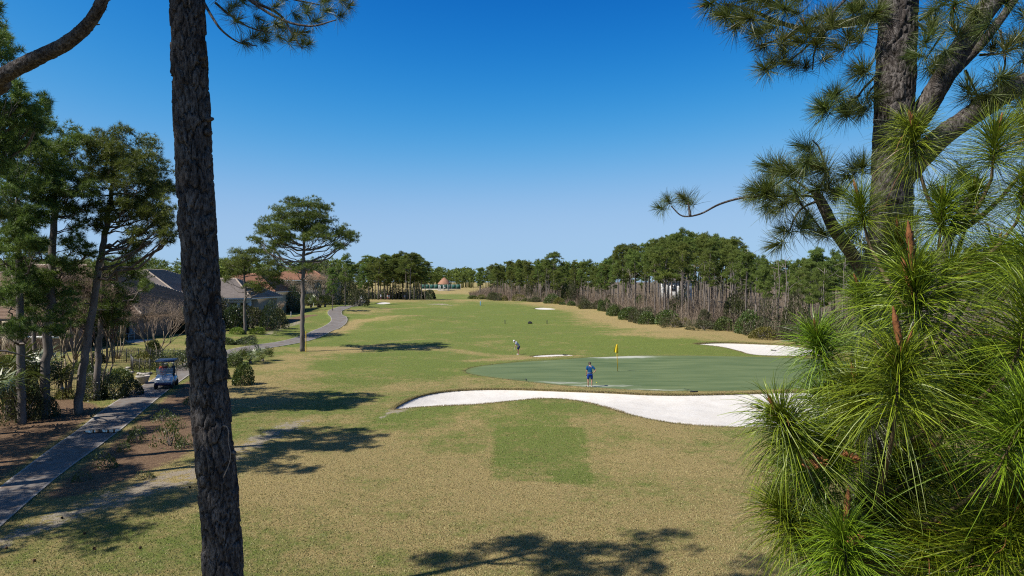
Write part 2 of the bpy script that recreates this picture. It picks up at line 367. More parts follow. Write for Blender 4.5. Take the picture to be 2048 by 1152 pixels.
def gmasks(x, y):
    g = 0.02 + 0 * x
    for (C, w_, h_) in _tanl: g = g - h_ * np.exp(-(segdist(x, y, C[:-1], C[1:]) / w_) ** 2)
    for (c, sx, sy, h) in _blg: g = g + h * np.exp(-0.5 * (((x - c[0]) / sx) ** 2 + ((y - c[1]) / sy) ** 2))
    g = g + 0.9 * sm(255, 275, y) * (1 - sm(318, 330, y))
    g = g + 0.62 * sm(0.12, -0.12, -polysd(x, y, P_SOD))
    g = np.clip(g, -.45, 1.0) + 0.25 * (vnoise(x, y, 14, 31) - .5) + 0.2 * (vnoise(x * .5, y, 6, 33) - .5)
    straw = np.maximum.reduce([sm(-0.7, 0.9, polysd(x, y, P)) for P in (P_STRAW, P_STRAW2, P_STRAW3)])
    bare = np.maximum.reduce([sm(-0.9, 0.9, polysd(x, y, P_BARE)), sm(-0.8, 0.8, polysd(x, y, P_BARE2)), 1.2 * sm(-.5, .3, polysd(x, y, P_BARE3)), 1.3 * sm(-1, 1, polysd(x, y, P_BARE4))])
    s = 0 * x
    for (c, sx, sy, h) in _spl: s = s + h * np.exp(-0.5 * (((x - c[0]) / sx) ** 2 + ((y - c[1]) / sy) ** 2))
    edge = np.maximum.reduce([r[1](x, y) for r in REG[1:4]])
    fr = np.exp(-(np.minimum(edge, 0) / 0.45) ** 2)
    wood = sm(0, 7, woodsd(x, y))
    return dict(m_green=g, m_straw=straw, m_bare=bare, m_splash=s, m_fringe=fr, m_wood=wood)
# line where the fairway ends and the wood on the right begins
EDGE_W = np.array([G(*p) for p in [(1960, 760), (1760, 712), (1640, 692), (1560, 682), (1480, 671), (1420, 660), (1340, 655), (1260, 641), (1200, 624), (1150, 613), (1060, 604), (990, 601)]] + [np.array((-8.0, 250)), np.array((-18.0, 285)), np.array((-22.0, 330))])
def woodsd(x, y):
    ex = np.interp(y, EDGE_W[:, 1], EDGE_W[:, 0]); return x - ex
def build_ground():
    ys = [np.arange(-24, 12, 1.0), np.arange(12, 62, 0.34), np.arange(62, 130, 0.7), np.arange(130, 330, 1.7), np.arange(330, 460, 5), 460 * 1.09 ** np.arange(25)]
    Y = np.concatenate(ys); nc = 331; U = np.linspace(-1, 1, nc)
    Wd = 24 + 0.98 * np.maximum(Y, 0)
    X = U[None] * Wd[:, None]; YY = np.repeat(Y[:, None], nc, 1); nr = len(Y)
    x = X.ravel(); y = YY.ravel(); n0 = len(x)
    SD = [r[1](x, y) for r in REG]
    idx = np.arange(n0).reshape(nr, nc)
    Q = np.stack([idx[:-1, :-1], idx[:-1, 1:], idx[1:, 1:], idx[1:, :-1]], -1).reshape(-1, 4)
    lab = np.full(len(Q), -1); cross = np.full(len(Q), -1)
    for r, s in enumerate(SD):
        ins = (s > 0)[Q]; c = ins.sum(1)
        lab[c == 4] = r; cross[(c > 0) & (c < 4)] = r
    full = cross < 0
    ex, ey = [], []; cache = {}
    outp = [[] for _ in REG]; gpoly = []; lips = [[] for _ in REG]
    for q, r in zip(Q[~full], cross[~full]):
        s = SD[r]; pin, pout, cuts = [], [], []
        for k in range(4):
            a = int(q[k]); b = int(q[(k + 1) % 4]); sa, sb = s[a], s[b]
            (pin if sa > 0 else pout).append(a)
            if (sa > 0) != (sb > 0):
                key = (min(a, b), max(a, b), r)
                if key not in cache:
                    t = sa / (sa - sb); cache[key] = n0 + len(ex)
                    ex.append(x[a] + (x[b] - x[a]) * t); ey.append(y[a] + (y[b] - y[a]) * t)
                v = cache[key]; pin.append(v); pout.append(v); cuts.append((v, sa > 0))
        if len(pin) >= 3: outp[r].append(pin)
        if len(pout) >= 3: gpoly.append(pout)
        if len(cuts) == 2:
            (v0, i0), (v1, i1) = cuts
            lips[r].append((v0, v1) if i0 else (v1, v0))
    ax = np.concatenate([x, ex]); ay = np.concatenate([y, ey]); az = HB(ax, ay); na = len(ax)
    # ground
    ms = gmasks(ax, ay)
    V = [np.stack([ax, ay, az], -1)]; Fs = [Q[full & (lab < 0)]]
    for L_ in (3, 4, 5):
        f = [p for p in gpoly if len(p) == L_]
        if f: Fs.append(np.array(f))
    off = na; mats = {k: [v] for k, v in ms.items()}; islip = [np.zeros(na)]
    for r, lp in enumerate(lips):
        if not lp: continue
        ids = sorted({v for e in lp for v in e}); mp = {v: off + i for i, v in enumerate(ids)}; ids = np.array(ids)
        V.append(np.stack([ax[ids], ay[ids], az[ids] - REG[r][2] - 0.01], -1)); off += len(ids)
        for k in mats: mats[k].append(ms[k][ids])
        islip.append(np.ones(len(ids)))
        Fs.append(np.array([(a, b, mp[b], mp[a]) for a, b in lp]))
    at = {k: np.concatenate(v) for k, v in mats.items()}; at['m_lip'] = np.concatenate(islip)
    V = np.concatenate(V)
    used = np.unique(np.concatenate([f.ravel() for f in Fs])); remap = np.full(len(V), -1); remap[used] = np.arange(len(used))
    g = make_mesh('ground', V[used], [remap[f] for f in Fs], True, {k: v[used] for k, v in at.items()})
    o = part('ground', g, M['ground']); tag(o, 'tan and green turf of the golf course with pine straw and bare sand', 'ground', kind='structure')
    for r, (nm, fn, lip, hol, mk, lb) in enumerate(REG):
        Fr = [Q[full & (lab == r)]] + [np.array(f) for L_ in (3, 4, 5) for f in [[p for p in outp[r] if len(p) == L_]] if f]
        Fr = [f for f in Fr if len(f)]
        used = np.unique(np.concatenate([f.ravel() for f in Fr])); remap = np.full(na, -1); remap[used] = np.arange(len(used))
        rx, ry = ax[used], ay[used]; s = np.maximum(fn(rx, ry), 0); s[used >= n0] = 0
        rz = az[used] - lip - hol * (1 - np.exp(-s / 0.9))
        if mk == 'sand': rz = rz + ((vnoise(rx, ry, 1.1, 9) - 0.5) * 0.10 + (vnoise(rx, ry, .45, 19) - .5) * .05) * np.minimum(s, 1)
        me = make_mesh(nm, np.stack([rx, ry, rz], -1), [remap[f] for f in Fr], True, {k: v[used] for k, v in ms.items()} | {'m_sd': s})
        oo = part(nm, me, M[mk])
        tag(oo, lb or {'cart_path': 'grey concrete cart path winding past the houses', 'putting_green': 'smooth dark green putting surface behind the long bunker'}[nm], {'cart_path': 'path', 'putting_green': 'green', 'sand_bunker': 'bunker'}[nm], kind='structure')

def ground_material():
    m, N, L = nt('turf_ground'); b = N['Principled BSDF']; b.inputs['Roughness'].default_value = 0.9; b.inputs['Specular IOR Level'].default_value = 0.12
    v = coords(N, L)
    n1 = noise(N, L, 0.22, 4, 0.6, v); n2 = noise(N, L, 1.3, 5, 0.65, v); n3 = noise(N, L, 21, 5, 0.75, v); n4 = noise(N, L, 70, 3, 0.75, v); n5 = noise(N, L, 4.5, 4, 0.65, v)
    tan = ramp2(N, L, n3, (0.155, 0.11, 0.038), (0.67, 0.52, 0.22), 0.38, 0.62)
    tan = mixc(N, L, ramp2(N, L, n2, (0, 0, 0), (0.6, 0.6, 0.6), 0.42, 0.72), tan, (0.40, 0.295, 0.14))
    grn = ramp2(N, L, n3, (0.068, 0.102, 0.012), (0.265, 0.325, 0.058), 0.38, 0.62)
    far = ramp2(N, L, n2, (0.11, 0.175, 0.03), (0.185, 0.24, 0.052), 0.3, 0.7)
    grn = mixc(N, L, 0.5, grn, far)
    gf = math_(N, L, 'ADD', attr(N, 'm_green'), math_(N, L, 'MULTIPLY', math_(N, L, 'SUBTRACT', n1, 0.5), 2.4))
    gf = math_(N, L, 'ADD', gf, math_(N, L, 'MULTIPLY', math_(N, L, 'SUBTRACT', n2, 0.5), 1.9))
    gf = math_(N, L, 'ADD', gf, math_(N, L, 'MULTIPLY', math_(N, L, 'SUBTRACT', n5, 0.5), 1.5))
    gf = math_(N, L, 'ADD', gf, math_(N, L, 'MULTIPLY', math_(N, L, 'SUBTRACT', n3, 0.5), 1.0))
    gfac = ramp2(N, L, gf, (0.04, 0.04, 0.04), (0.97, 0.97, 0.97), 0.05, 0.85)
    c = mixc(N, L, gfac, tan, grn)
    c = mixc(N, L, ramp2(N, L, n4, (0, 0, 0), (0.4, 0.4, 0.4), 0.4, 0.7), c, (0.115, 0.085, 0.045))
    # wood floor
    wf = ramp2(N, L, math_(N, L, 'ADD', attr(N, 'm_wood'), math_(N, L, 'MULTIPLY', math_(N, L, 'SUBTRACT', n2, 0.5), 0.6)), (0, 0, 0), (1, 1, 1), 0.3, 0.7)
    c = mixc(N, L, wf, c, ramp2(N, L, n2, (0.12, 0.085, 0.055), (0.20, 0.16, 0.10)))
    # pine straw
    st = mixc(N, L, ramp2(N, L, n5, (0, 0, 0), (0.9, 0.9, 0.9), 0.35, 0.65), ramp2(N, L, n3, (0.08, 0.047, 0.029), (0.23, 0.138, 0.085), 0.35, 0.65), ramp2(N, L, n3, (0.155, 0.092, 0.055), (0.38, 0.25, 0.155), 0.35, 0.65))
    sf = ramp2(N, L, math_(N, L, 'ADD', attr(N, 'm_straw'), math_(N, L, 'MULTIPLY', math_(N, L, 'SUBTRACT', n2, 0.5), 1.3)), (0, 0, 0), (0.95, 0.95, 0.95), 0.35, 0.7)
    c = mixc(N, L, sf, c, st)
    # bare sand
    ba = ramp2(N, L, n3, (0.24, 0.18, 0.125), (0.52, 0.45, 0.37), 0.35, 0.62)
    bf = ramp2(N, L, math_(N, L, 'ADD', attr(N, 'm_bare'), math_(N, L, 'ADD', math_(N, L, 'MULTIPLY', math_(N, L, 'SUBTRACT', n2, 0.5), 3.0), math_(N, L, 'MULTIPLY', math_(N, L, 'SUBTRACT', n5, 0.5), 2.0))), (0, 0, 0), (0.8, 0.8, 0.8), 0.68, 1.25)
    c = mixc(N, L, bf, c, ba)
    # longer brown grass on the lips
    fr = ramp2(N, L, math_(N, L, 'MULTIPLY', attr(N, 'm_fringe'), n2), (0, 0, 0), (0.75, 0.75, 0.75), 0.25, 0.6)
    c = mixc(N, L, fr, c, (0.22, 0.175, 0.07))
    c = mixc(N, L, attr(N, 'm_lip'), c, ramp2(N, L, n3, (0.17, 0.13, 0.06), (0.34, 0.26, 0.13)))
    L.new(c, b.inputs['Base Color'])
    h = math_(N, L, 'ADD', math_(N, L, 'MULTIPLY', n3, 1.0), math_(N, L, 'MULTIPLY', n4, 0.6))
    L.new(bump(N, L, h, 0.9, 0.06), b.inputs['Normal'])
    return m
M['ground'] = ground_material()
def green_material():
    m, N, L = nt('putting_surface'); b = N['Principled BSDF']; b.inputs['Roughness'].default_value = 0.75; b.inputs['Specular IOR Level'].default_value = 0.2
    v = coords(N, L); v2 = coords(N, L, (0.35, 1.4, 1))
    n1 = noise(N, L, 0.5, 4, 0.6, v2); n2 = noise(N, L, 3.0, 4, 0.6, v2); n3 = noise(N, L, 40, 3, 0.7, v)
    c = ramp2(N, L, n1, (0.078, 0.125, 0.046), (0.155, 0.200, 0.084), 0.33, 0.67)
    c = mixc(N, L, ramp2(N, L, n3, (0, 0, 0), (0.35, 0.35, 0.35), 0.4, 0.7), c, (0.18, 0.20, 0.07))
    s = math_(N, L, 'ADD', attr(N, 'm_splash'), math_(N, L, 'MULTIPLY', math_(N, L, 'SUBTRACT', n2, 0.5), 1.3))
    c = mixc(N, L, ramp2(N, L, s, (0, 0, 0), (0.8, 0.8, 0.8), 0.45, 1.0), c, (0.58, 0.58, 0.50))
    e = ramp2(N, L, math_(N, L, 'ADD', attr(N, 'm_sd'), math_(N, L, 'MULTIPLY', n2, 0.9)), (1, 1, 1), (0, 0, 0), 0.5, 1.1)
    c = mixc(N, L, e, c, (0.135, 0.165, 0.05))
    L.new(c, b.inputs['Base Color']); L.new(bump(N, L, n3, 0.3, 0.01), b.inputs['Normal']); return m
M['green'] = green_material()
def sand_material():
    m, N, L = nt('bunker_sand'); b = N['Principled BSDF']; b.inputs['Roughness'].default_value = 0.95; b.inputs['Specular IOR Level'].default_value = 0.1
    v = coords(N, L); w = coords(N, L, (0.5, 2.0, 1))
    n1 = noise(N, L, 0.8, 4, 0.6, v); n2 = noise(N, L, 5, 4, 0.65, w); n3 = noise(N, L, 60, 2, 0.7, v)
    c = ramp2(N, L, n1, (0.67, 0.635, 0.58), (0.76, 0.73, 0.68), 0.3, 0.7)
    c = mixc(N, L, ramp2(N, L, n2, (0, 0, 0), (0.5, 0.5, 0.5), 0.42, 0.7), c, (0.60, 0.54, 0.46))
    wv = N.new('ShaderNodeTexWave'); wv.inputs['Scale'].default_value = 2.6; wv.inputs['Distortion'].default_value = 5.0; wv.inputs['Detail'].default_value = 2; wv.inputs['Detail Scale'].default_value = 0.6; L.new(w, wv.inputs['Vector'])
    L.new(c, b.inputs['Base Color'])
    L.new(bump(N, L, math_(N, L, 'ADD', n2, math_(N, L, 'ADD', math_(N, L, 'MULTIPLY', n3, 0.3), math_(N, L, 'MULTIPLY', wv.outputs['Fac'], 0.06))), 0.5, 0.06), b.inputs['Normal']); return m
M['sand'] = sand_material()
def path_material():
    m, N, L = nt('path_concrete'); b = N['Principled BSDF']; b.inputs['Roughness'].default_value = 0.85; b.inputs['Specular IOR Level'].default_value = 0.25
    v = coords(N, L); n1 = noise(N, L, 0.7, 5, 0.65, v); n2 = noise(N, L, 9, 4, 0.7, v); n3 = noise(N, L, 2.2, 4, 0.6, v)
    c = ramp2(N, L, n1, (0.15, 0.135, 0.122), (0.25, 0.232, 0.215), 0.3, 0.7)
    c = mixc(N, L, ramp2(N, L, n2, (0, 0, 0), (0.4, 0.4, 0.4), 0.45, 0.7), c, (0.17, 0.15, 0.13))
    c = mixc(N, L, ramp2(N, L, n3, (0, 0, 0), (0.75, 0.75, 0.75), 0.48, 0.66), c, (0.17, 0.115, 0.075))
    e = ramp2(N, L, math_(N, L, 'ADD', attr(N, 'm_sd'), math_(N, L, 'MULTIPLY', n3, 0.1)), (1, 1, 1), (0, 0, 0), 0.10, 0.17)
    c = mixc(N, L, e, c, (0.40, 0.37, 0.33))
    L.new(c, b.inputs['Base Color']); L.new(bump(N, L, n2, 0.3, 0.01), b.inputs['Normal']); return m
M['path'] = path_material()
build_ground()

# puddle on the path
_pp = np.array([G(*p) for p in [(163, 866), (190, 861.5), (215, 863), (238, 860), (243, 864), (225, 868.5), (200, 866.5), (178, 869)]]); _pp = chaikin(_pp, 2)
_m = MB(); _c = _pp.mean(0)
_V = np.concatenate([np.c_[_pp, HB(_pp[:, 0], _pp[:, 1]) + 0.043], [[*_c, float(HB(*_c)) + 0.043]]]); _n = len(_pp)
_V[:, 2] += 0.028
_m.add(_V, np.array([(i, (i + 1) % _n, _n) for i in range(_n)]))
_wm, _N, _L = nt('still_water'); _b = _N['Principled BSDF']; _b.inputs['Base Color'].default_value = (0.03, 0.03, 0.028, 1); _b.inputs['Roughness'].default_value = 0.02; _b.inputs['Specular IOR Level'].default_value = 0.8
tag(part('puddle', _m.mesh('puddle'), _wm), 'shallow puddle reflecting the sky on the cart path', 'puddle', kind='structure')

# short blades of the near turf: nobody could count them
def turf():
    n = 230000; r = np.random.default_rng(3)
    y = 15 + 40 * r.random(n) ** 1.5; x = (r.random(n) * 2 - 1) * (0.78 * y + 1.5)
    sd = np.maximum.reduce([rg[1](x, y) for rg in REG]); k = sd < -0.03; x, y, sd = x[k], y[k], sd[k]
    ms = gmasks(x, y); k = (r.random(len(x)) > np.maximum(ms['m_straw'], ms['m_bare'])); x, y, sd = x[k], y[k], sd[k]; gm = ms['m_green'][k]
    n = len(x); z = HB(x, y); P = np.stack([x, y, z], -1)
    h = (0.022 + 0.03 * r.random(n)) * (1 + 0.9 * np.exp(-(sd / 0.25) ** 2)); a = r.random(n) * 2 * PI; w = 0.010 + 0.008 * r.random(n)
    t = np.stack([np.cos(a), np.sin(a), 0 * a], -1) * w[:, None]
    tip = P + np.stack([r.normal(0, .6, n) * h, r.normal(0, .6, n) * h, h], -1)
    V = np.stack([P - t, P + t, tip], 1).reshape(-1, 3)
    tint = np.clip(0.66 - 0.55 * gm + r.normal(0, .32, n), 0, 1)
    me = make_mesh('turf_blades', V, [np.arange(3 * n).reshape(-1, 3)], False, {'tint': np.repeat(tint, 3)})
    tag(part('grass', me, M['blade']), 'short dormant grass of the near rough around the bunker', 'grass', kind='stuff')
turf()
def lip_grass():
    r = np.random.default_rng(4); P3, T3, L3 = [], [], []
    for P, n in ((P_B1, 16000), (P_B2, 7000), (P_PATH, 3000), (P_B6, 900)):
        Q = np.roll(P, -1, 0); l = np.linalg.norm(Q - P, axis=1); k = r.choice(len(P), n, p=l / l.sum()); t = r.random((n, 1)); q = P[k] * (1 - t) + Q[k] * t
        nr = (Q - P)[k][:, ::-1] * np.array([1, -1]); nr /= np.linalg.norm(nr, axis=1, keepdims=True) + 1e-9
        sg = np.sign(polysd(q[:, 0] + nr[:, 0] * .05, q[:, 1] + nr[:, 1] * .05, P))[:, None]; nin = nr * sg                       # towards the sand
        o = q - nin * (r.random((n, 1)) ** 2 * .28 - .02); P3.append(np.c_[o, HB(o[:, 0], o[:, 1]) - .01]); k2 = vnoise(o[:, 0], o[:, 1], .8, 41)
        h = (0.04 + .10 * r.random(n) * k2); T3.append(np.c_[nin * (r.random((n, 1)) * .08 + r.normal(0, .03, (n, 2))), h]); L3.append(np.clip(.35 + .4 * k2 + r.normal(0, .25, n), 0, 1))
    P3, T3, L3 = np.concatenate(P3), np.concatenate(T3), np.concatenate(L3); n = len(P3); a = r.random(n) * 6.28; w = np.stack([np.cos(a), np.sin(a), 0 * a], -1) * .012
    me = make_mesh('lip_grass', np.stack([P3 - w, P3 + w, P3 + T3], 1).reshape(-1, 3), [np.arange(3 * n).reshape(-1, 3)], False, {'tint': np.repeat(L3, 3)})
    tag(part('lip_grass', me, M['blade']), 'ragged longer grass hanging over the bunker edges', 'grass', kind='stuff')
lip_grass()
# ------------------------------------------------------------------ trees: shared builders
def blades(P, A, K, Ln, w, r, spread=0.9, tint=0.5, tvar=0.2, droop=0.0):
    """K thin tapering needles per tuft: P tuft points, A tuft axes"""
    n = len(P); A = np.repeat(norm(A), K, 0); Pk = np.repeat(P, K, 0); N_ = n * K
    d = norm(A * (1 - spread * 0.45) + norm(r.normal(size=(N_, 3))) * spread)
    d[:, 2] -= droop; d = norm(d)
    s = norm(np.cross(d, r.normal(size=(N_, 3))))
    L_ = Ln * (0.65 + 0.45 * r.random(N_))[:, None]; hw = (w * 0.5)
    V = np.stack([Pk - s * hw, Pk + s * hw, Pk + d * L_], 1).reshape(-1, 3)
    tt = np.repeat(np.broadcast_to(tint, (n,)), K) + r.normal(0, tvar, N_)
    return V, np.arange(3 * N_).reshape(-1, 3), np.repeat(np.clip(tt, 0, 1), 3)
def clump_points(c, rad, n, r):
    m = 7; s = norm(r.normal(size=(m, 3))) * (0.35 + .55 * r.random((m, 1))); sr = r.uniform(.28, .52, m); k = r.choice(m, n, p=sr ** 2 / (sr ** 2).sum())
    u = norm(r.normal(size=(n, 3))); u[:, 2] = np.where(u[:, 2] < -0.3, -u[:, 2] * 0.6, u[:, 2])
    q = r.random(n) ** 0.4
    return c + (s[k] + u * (sr[k] * q)[:, None]) * rad, norm(u + np.array([0, 0, 0.45]))
def build_pine(trunk_pts, trunk_r, clumps, r, tufts=60, K=18, Ln=0.3, w=0.016, seg=8, limb_r=0.055, sub=4, dead=3, fat=1.0):
    """clumps: (centre, radii). Returns a trunk-with-limbs mesh builder and a crown mesh builder"""
    tr = MB(); cr = MB()
    T = spline(trunk_pts, 6); R = np.interp(np.linspace(0, 1, len(T)), np.linspace(0, 1, len(trunk_r)), trunk_r)
    T[1:-1, :2] += r.normal(0, 0.03, (len(T) - 2, 2))
    addtube(tr, T, R, seg, 0.6)
    zt = T[:, 2]
    for (c, rad) in clumps:
        c = np.asarray(c, float); rad = np.asarray(rad, float)
        hd = np.hypot(*(c[:2] - T[np.argmin(abs(zt - c[2])), :2]))
        za = np.clip(c[2] - 0.42 * hd - 0.3 * rad[2], zt[0] + 0.35 * (zt[-1] - zt[0]), zt[-1] - 0.05)
        k = np.argmin(abs(zt - za)); a = T[k]
        bend = np.array([r.normal(0, .12), r.normal(0, .12), -0.10 * hd])
        end = c - np.array([0, 0, rad[2] * 0.35])
        C = curve(a, end, bend, 7); C[1:-1] += r.normal(0, 0.03 * max(hd, .6), (5, 3))
        lr = min(R[k] * 0.55, limb_r * (0.5 + 0.25 * hd))
        addtube(tr, C, np.linspace(lr, lr * 0.35, 7), 5, 0.6)
        for _ in range(sub):
            s0 = C[r.integers(3, 7)]; e = c + norm(r.normal(size=3)) * rad * np.array([.8, .8, .7])
            addtube(tr, curve(s0, e, r.normal(0, .06, 3), 4), np.linspace(lr * .4, lr * .12, 4), 4, 0.6)
        rad = rad * np.array([1.1, 1.1, 1.45]) * fat; n = int(1.9 * tufts * max(0.35, (rad[0] * rad[1] * rad[2]) ** 0.62 / 0.75))
        P, A = clump_points(c, rad, n, r)
        ti = 0.42 + r.normal(0, .12) + 0.22 * (P[:, 2] - c[2]) / rad[2] * 0 + r.normal(0, .13, n)
        V, Fc, tt = blades(P, A, K, Ln, w, r, 0.95, ti, 0.16); cr.add(V, Fc, tt)
    for _ in range(dead):
        k = int(len(T) * r.uniform(.3, .62)); a = r.uniform(0, 2 * PI); l = r.uniform(.4, 1.4)
        addtube(tr, curve(T[k], T[k] + np.array([math.cos(a) * l, math.sin(a) * l, r.uniform(-.2, .35) * l]), r.normal(0, .08, 3), 4), np.linspace(.035, .01, 4), 4, 0.7)
    return tr, cr
def place_pine(name, label, base, tr, cr, mat_n='needle_mid', mat_b='bark_far', group=None):
    t = thing(name, label, 'tree', base, group=group)
    part('trunk', tr.mesh('trunk', True, base), M[mat_b], t); part('crown', cr.mesh('crown', False, base), M[mat_n], t)
    return t
def pxclumps(lst, d, r, depth=2.2, mirror=True, flat=0.75):
    """clumps given as photo (x, y, half width, half height) round a tree at distance d; each sits at its own depth"""
    out = []
    for (px, py, rx, ry) in lst:
        dd = d + r.uniform(-depth, depth); k = dd / F
        out.append((W(px, py, dd), (rx * k, rx * k * 0.9, ry * k)))
        if mirror:
            dd = d + r.uniform(-depth, depth); k = dd / F
            out.append((W(px + r.uniform(-.5, .5) * rx, py + r.uniform(-.4, .4) * ry, dd), (rx * k * .8, rx * k * .8, ry * k * .8)))
    return out
def rand_clumps(base, H, cb, Rr, n, r, lean=(0, 0)):
    out = []
    for i in range(n):
        t = (i + r.random()) / n; z = cb + (H - cb) * t ** 0.85
        prof = math.sqrt(max(0.05, 1 - (1.05 * t - 0.18) ** 2 * 1.15)); a = i * 2.399 + r.uniform(-.5, .5)
        q = Rr * prof * (0.25 + 0.55 * r.random()); cr_ = Rr * r.uniform(.3, .46)
        out.append(((base[0] + lean[0] * t + math.cos(a) * q, base[1] + lean[1] * t + math.sin(a) * q, base[2] + z - cr_ * .4), (cr_, cr_, cr_ * r.uniform(.5, .72))))
    out.append(((base[0] + lean[0], base[1] + lean[1], base[2] + H - Rr * .25), (Rr * .42, Rr * .42, Rr * .3)))
    return out

# ------------------------------------------------------------------ bark with real plates for the near trunks
def bark_trunk(path, rad, n_th=96, dz=0.014, cw=0.06, ch=0.15, depth=0.016, seed=1, z0=None, z1=None):
    """trunk surface with raised plates; path: spline points, rad: radii; between z0 and z1 it is fine, elsewhere coarse"""
    P = spline(path, 12); s = np.r_[0, np.cumsum(np.linalg.norm(np.diff(P, axis=0), axis=1))]
    Rk = np.interp(np.linspace(0, 1, len(P)), np.linspace(0, 1, len(rad)), rad)
    zs = np.interp(np.arange(0, s[-1], dz), s, P[:, 2])
    S = []; cur = 0.0
    while cur < s[-1]:
        S.append(cur); z = np.interp(cur, s, P[:, 2])
        cur += dz if (z0 is None or z0 < z < z1) else dz * 8
    S = np.array(S + [s[-1]])
    C = np.stack([np.interp(S, s, P[:, i]) for i in range(3)], -1); R = np.interp(S, s, Rk)
    t = norm(np.gradient(C, axis=0)); ref = np.array([0.0, 1, 0]) if abs(t[0][1]) < .8 else np.array([1.0, 0, 0])
    A = norm(np.cross(t, ref)); B = np.cross(t, A)
    th = np.arange(n_th) * 2 * PI / n_th
    TH, SS = np.meshgrid(th, S); r0 = float(R.mean()); per = max(6, round(2 * PI * r0 / cw))
    u = TH / (2 * PI) * per; v = SS / ch
    u = u + 0.35 * np.sin(SS * 7 + TH * 3) ; v = v + 0.5 * vnoise(TH * 3 + 0.2, SS, 0.3, seed + 2)
    iu = np.floor(u); iv = np.floor(v); f1 = np.full(u.shape, 9.0); f2 = f1.copy(); cell = f1.copy()
    for a in (-1, 0, 1):
        for b in (-1, 0, 1):
            ci = np.mod(iu + a, per); cj = iv + b
            x = iu + a + hsh(ci, cj, seed) - u; y = cj + hsh(ci, cj, seed + 7) - v
            d = np.maximum(abs(x), abs(y) * .85) * .6 + np.sqrt(x * x + y * y) * .4
            new = d < f1; f2 = np.where(new, f1, np.minimum(f2, d)); cell = np.where(new, hsh(ci, cj, seed + 13), cell); f1 = np.where(new, d, f1)
    e = sm(0.02, 0.16, f2 - f1); fine = vnoise(TH * r0 * 9 / 0.3, SS, 0.05, seed + 4) - .5
    disp = (e - 0.6) * depth + (cell - .5) * depth * 0.9 * e + fine * depth * .35
    RR = R[:, None] + disp * np.minimum(1, R[:, None] / 0.15)
    V = C[:, None] + RR[..., None] * (np.cos(TH)[..., None] * A[:, None] + np.sin(TH)[..., None] * B[:, None])
    k = len(S); i = np.arange(k - 1)[:, None] * n_th; j = np.arange(n_th)[None]; jn = (j + 1) % n_th
    Fq = np.stack([i + j, i + jn, i + n_th + jn, i + n_th + j], -1).reshape(-1, 4)
    return V.reshape(-1, 3), Fq, np.clip(0.15 + e.ravel() * 0.8, 0, 1)
def bark_part(name, path, rad, parent, base, **kw):
    V, Fq, tt = bark_trunk(np.asarray(path, float), rad, **kw)
    return part(name, make_mesh(name, V - np.asarray(base), [Fq], False, {'tint': tt}), M['bark'], parent)

# ------------------------------------------------------------------ needle tufts for the near pines (a few shapes, shared)
def tuft_mesh(name, n, L, shoot, w, segs, seed, amin=20, amax=95, droop=0.25, matk='needle', tl=(0.25, 0.75), curl=0.15):
    r = np.random.default_rng(seed); s = r.random(n) ** 0.75; th = r.random(n) * 2 * PI
    ang = np.radians(amax + (amin - amax) * s ** 0.8 + r.normal(0, 13, n))
    d = np.stack([np.sin(ang) * np.cos(th), np.sin(ang) * np.sin(th), np.cos(ang)], -1)
    o = np.stack([0.006 * np.cos(th), 0.006 * np.sin(th), s * shoot], -1)
    Ln = L * (0.7 + 0.35 * r.random(n)); side = norm(np.cross(d, r.normal(size=(n, 3)))); bendv = norm(np.cross(d, side)) * r.normal(0, curl, n)[:, None]
    t = np.linspace(0, 1, segs + 1)
    C = o[:, None] + d[:, None] * (Ln[:, None] * t)[..., None] + bendv[:, None] * (Ln[:, None] * t ** 2)[..., None]
    C[..., 2] -= (droop * (0.5 + r.random(n)) * Ln)[:, None] * t ** 2
    wd = w * (1 - 0.75 * t ** 3)
    V = np.stack([C - side[:, None] * wd[None, :, None] / 2, C + side[:, None] * wd[None, :, None] / 2], 2)   # n, segs+1, 2, 3
    k = (segs + 1) * 2; base = np.arange(n)[:, None] * k + np.arange(segs)[None] * 2
    Fq = np.stack([base, base + 1, base + 3, base + 2], -1).reshape(-1, 4)
    tt = np.clip(r.uniform(*tl, n) + r.normal(0, .1, n), 0, .94); tt[r.random(n) < .012] = 1.0; tt = np.repeat(tt, k)
    me = make_mesh(name, V.reshape(-1, 3), [Fq], False, {'tint': tt}); me.materials.append(M[matk]); return me
TUFT = [tuft_mesh('needle_tuft', 190, 0.27, 0.11, 0.0046, 2, 40 + i, 15, 105, 0.12 + .06 * i) for i in range(4)]
TUFT_F = [tuft_mesh('needle_tuft', 780, 0.275, 0.19, 0.0027, 5, 60 + i, 24, 112, 0.24 + .07 * i, 'needle_fresh', (0.02, 0.92), curl=.2) for i in range(5)]
def candle_mesh(seed, L=0.10, R=0.0056):
    r = np.random.default_rng(seed); k = 26; n = 9; z = np.linspace(0, L, k); prof = R * np.minimum(1, (1 - z / L) * 4 + .15) * (0.8 + .2 * np.sin(z / L * 2.6))
    V, Fq = lathe(np.c_[prof, z], n); i = np.arange(k).repeat(n); j = np.tile(np.arange(n), k)
    f = 1 + 0.22 * np.sin(i * 2.3 + j * 2.8) + r.normal(0, .05, len(V)); V[:, :2] *= f[:, None]
    V[:, 0] += 0.006 * np.sin(V[:, 2] / L * 2 + seed)
    me = make_mesh('candle', V, [Fq], True, {'tint': np.full(len(V), .5)}); me.materials.append(M['candle']); return me
CANDLE = [candle_mesh(3), candle_mesh(5, 0.13, .0064), candle_mesh(8, 0.08, .005)]
def eul(axis, spin=0.0):
    q = Vector(axis).to_track_quat('Z', 'Y'); return (q @ Matrix.Rotation(spin, 3, 'Z').to_quaternion()).to_euler()

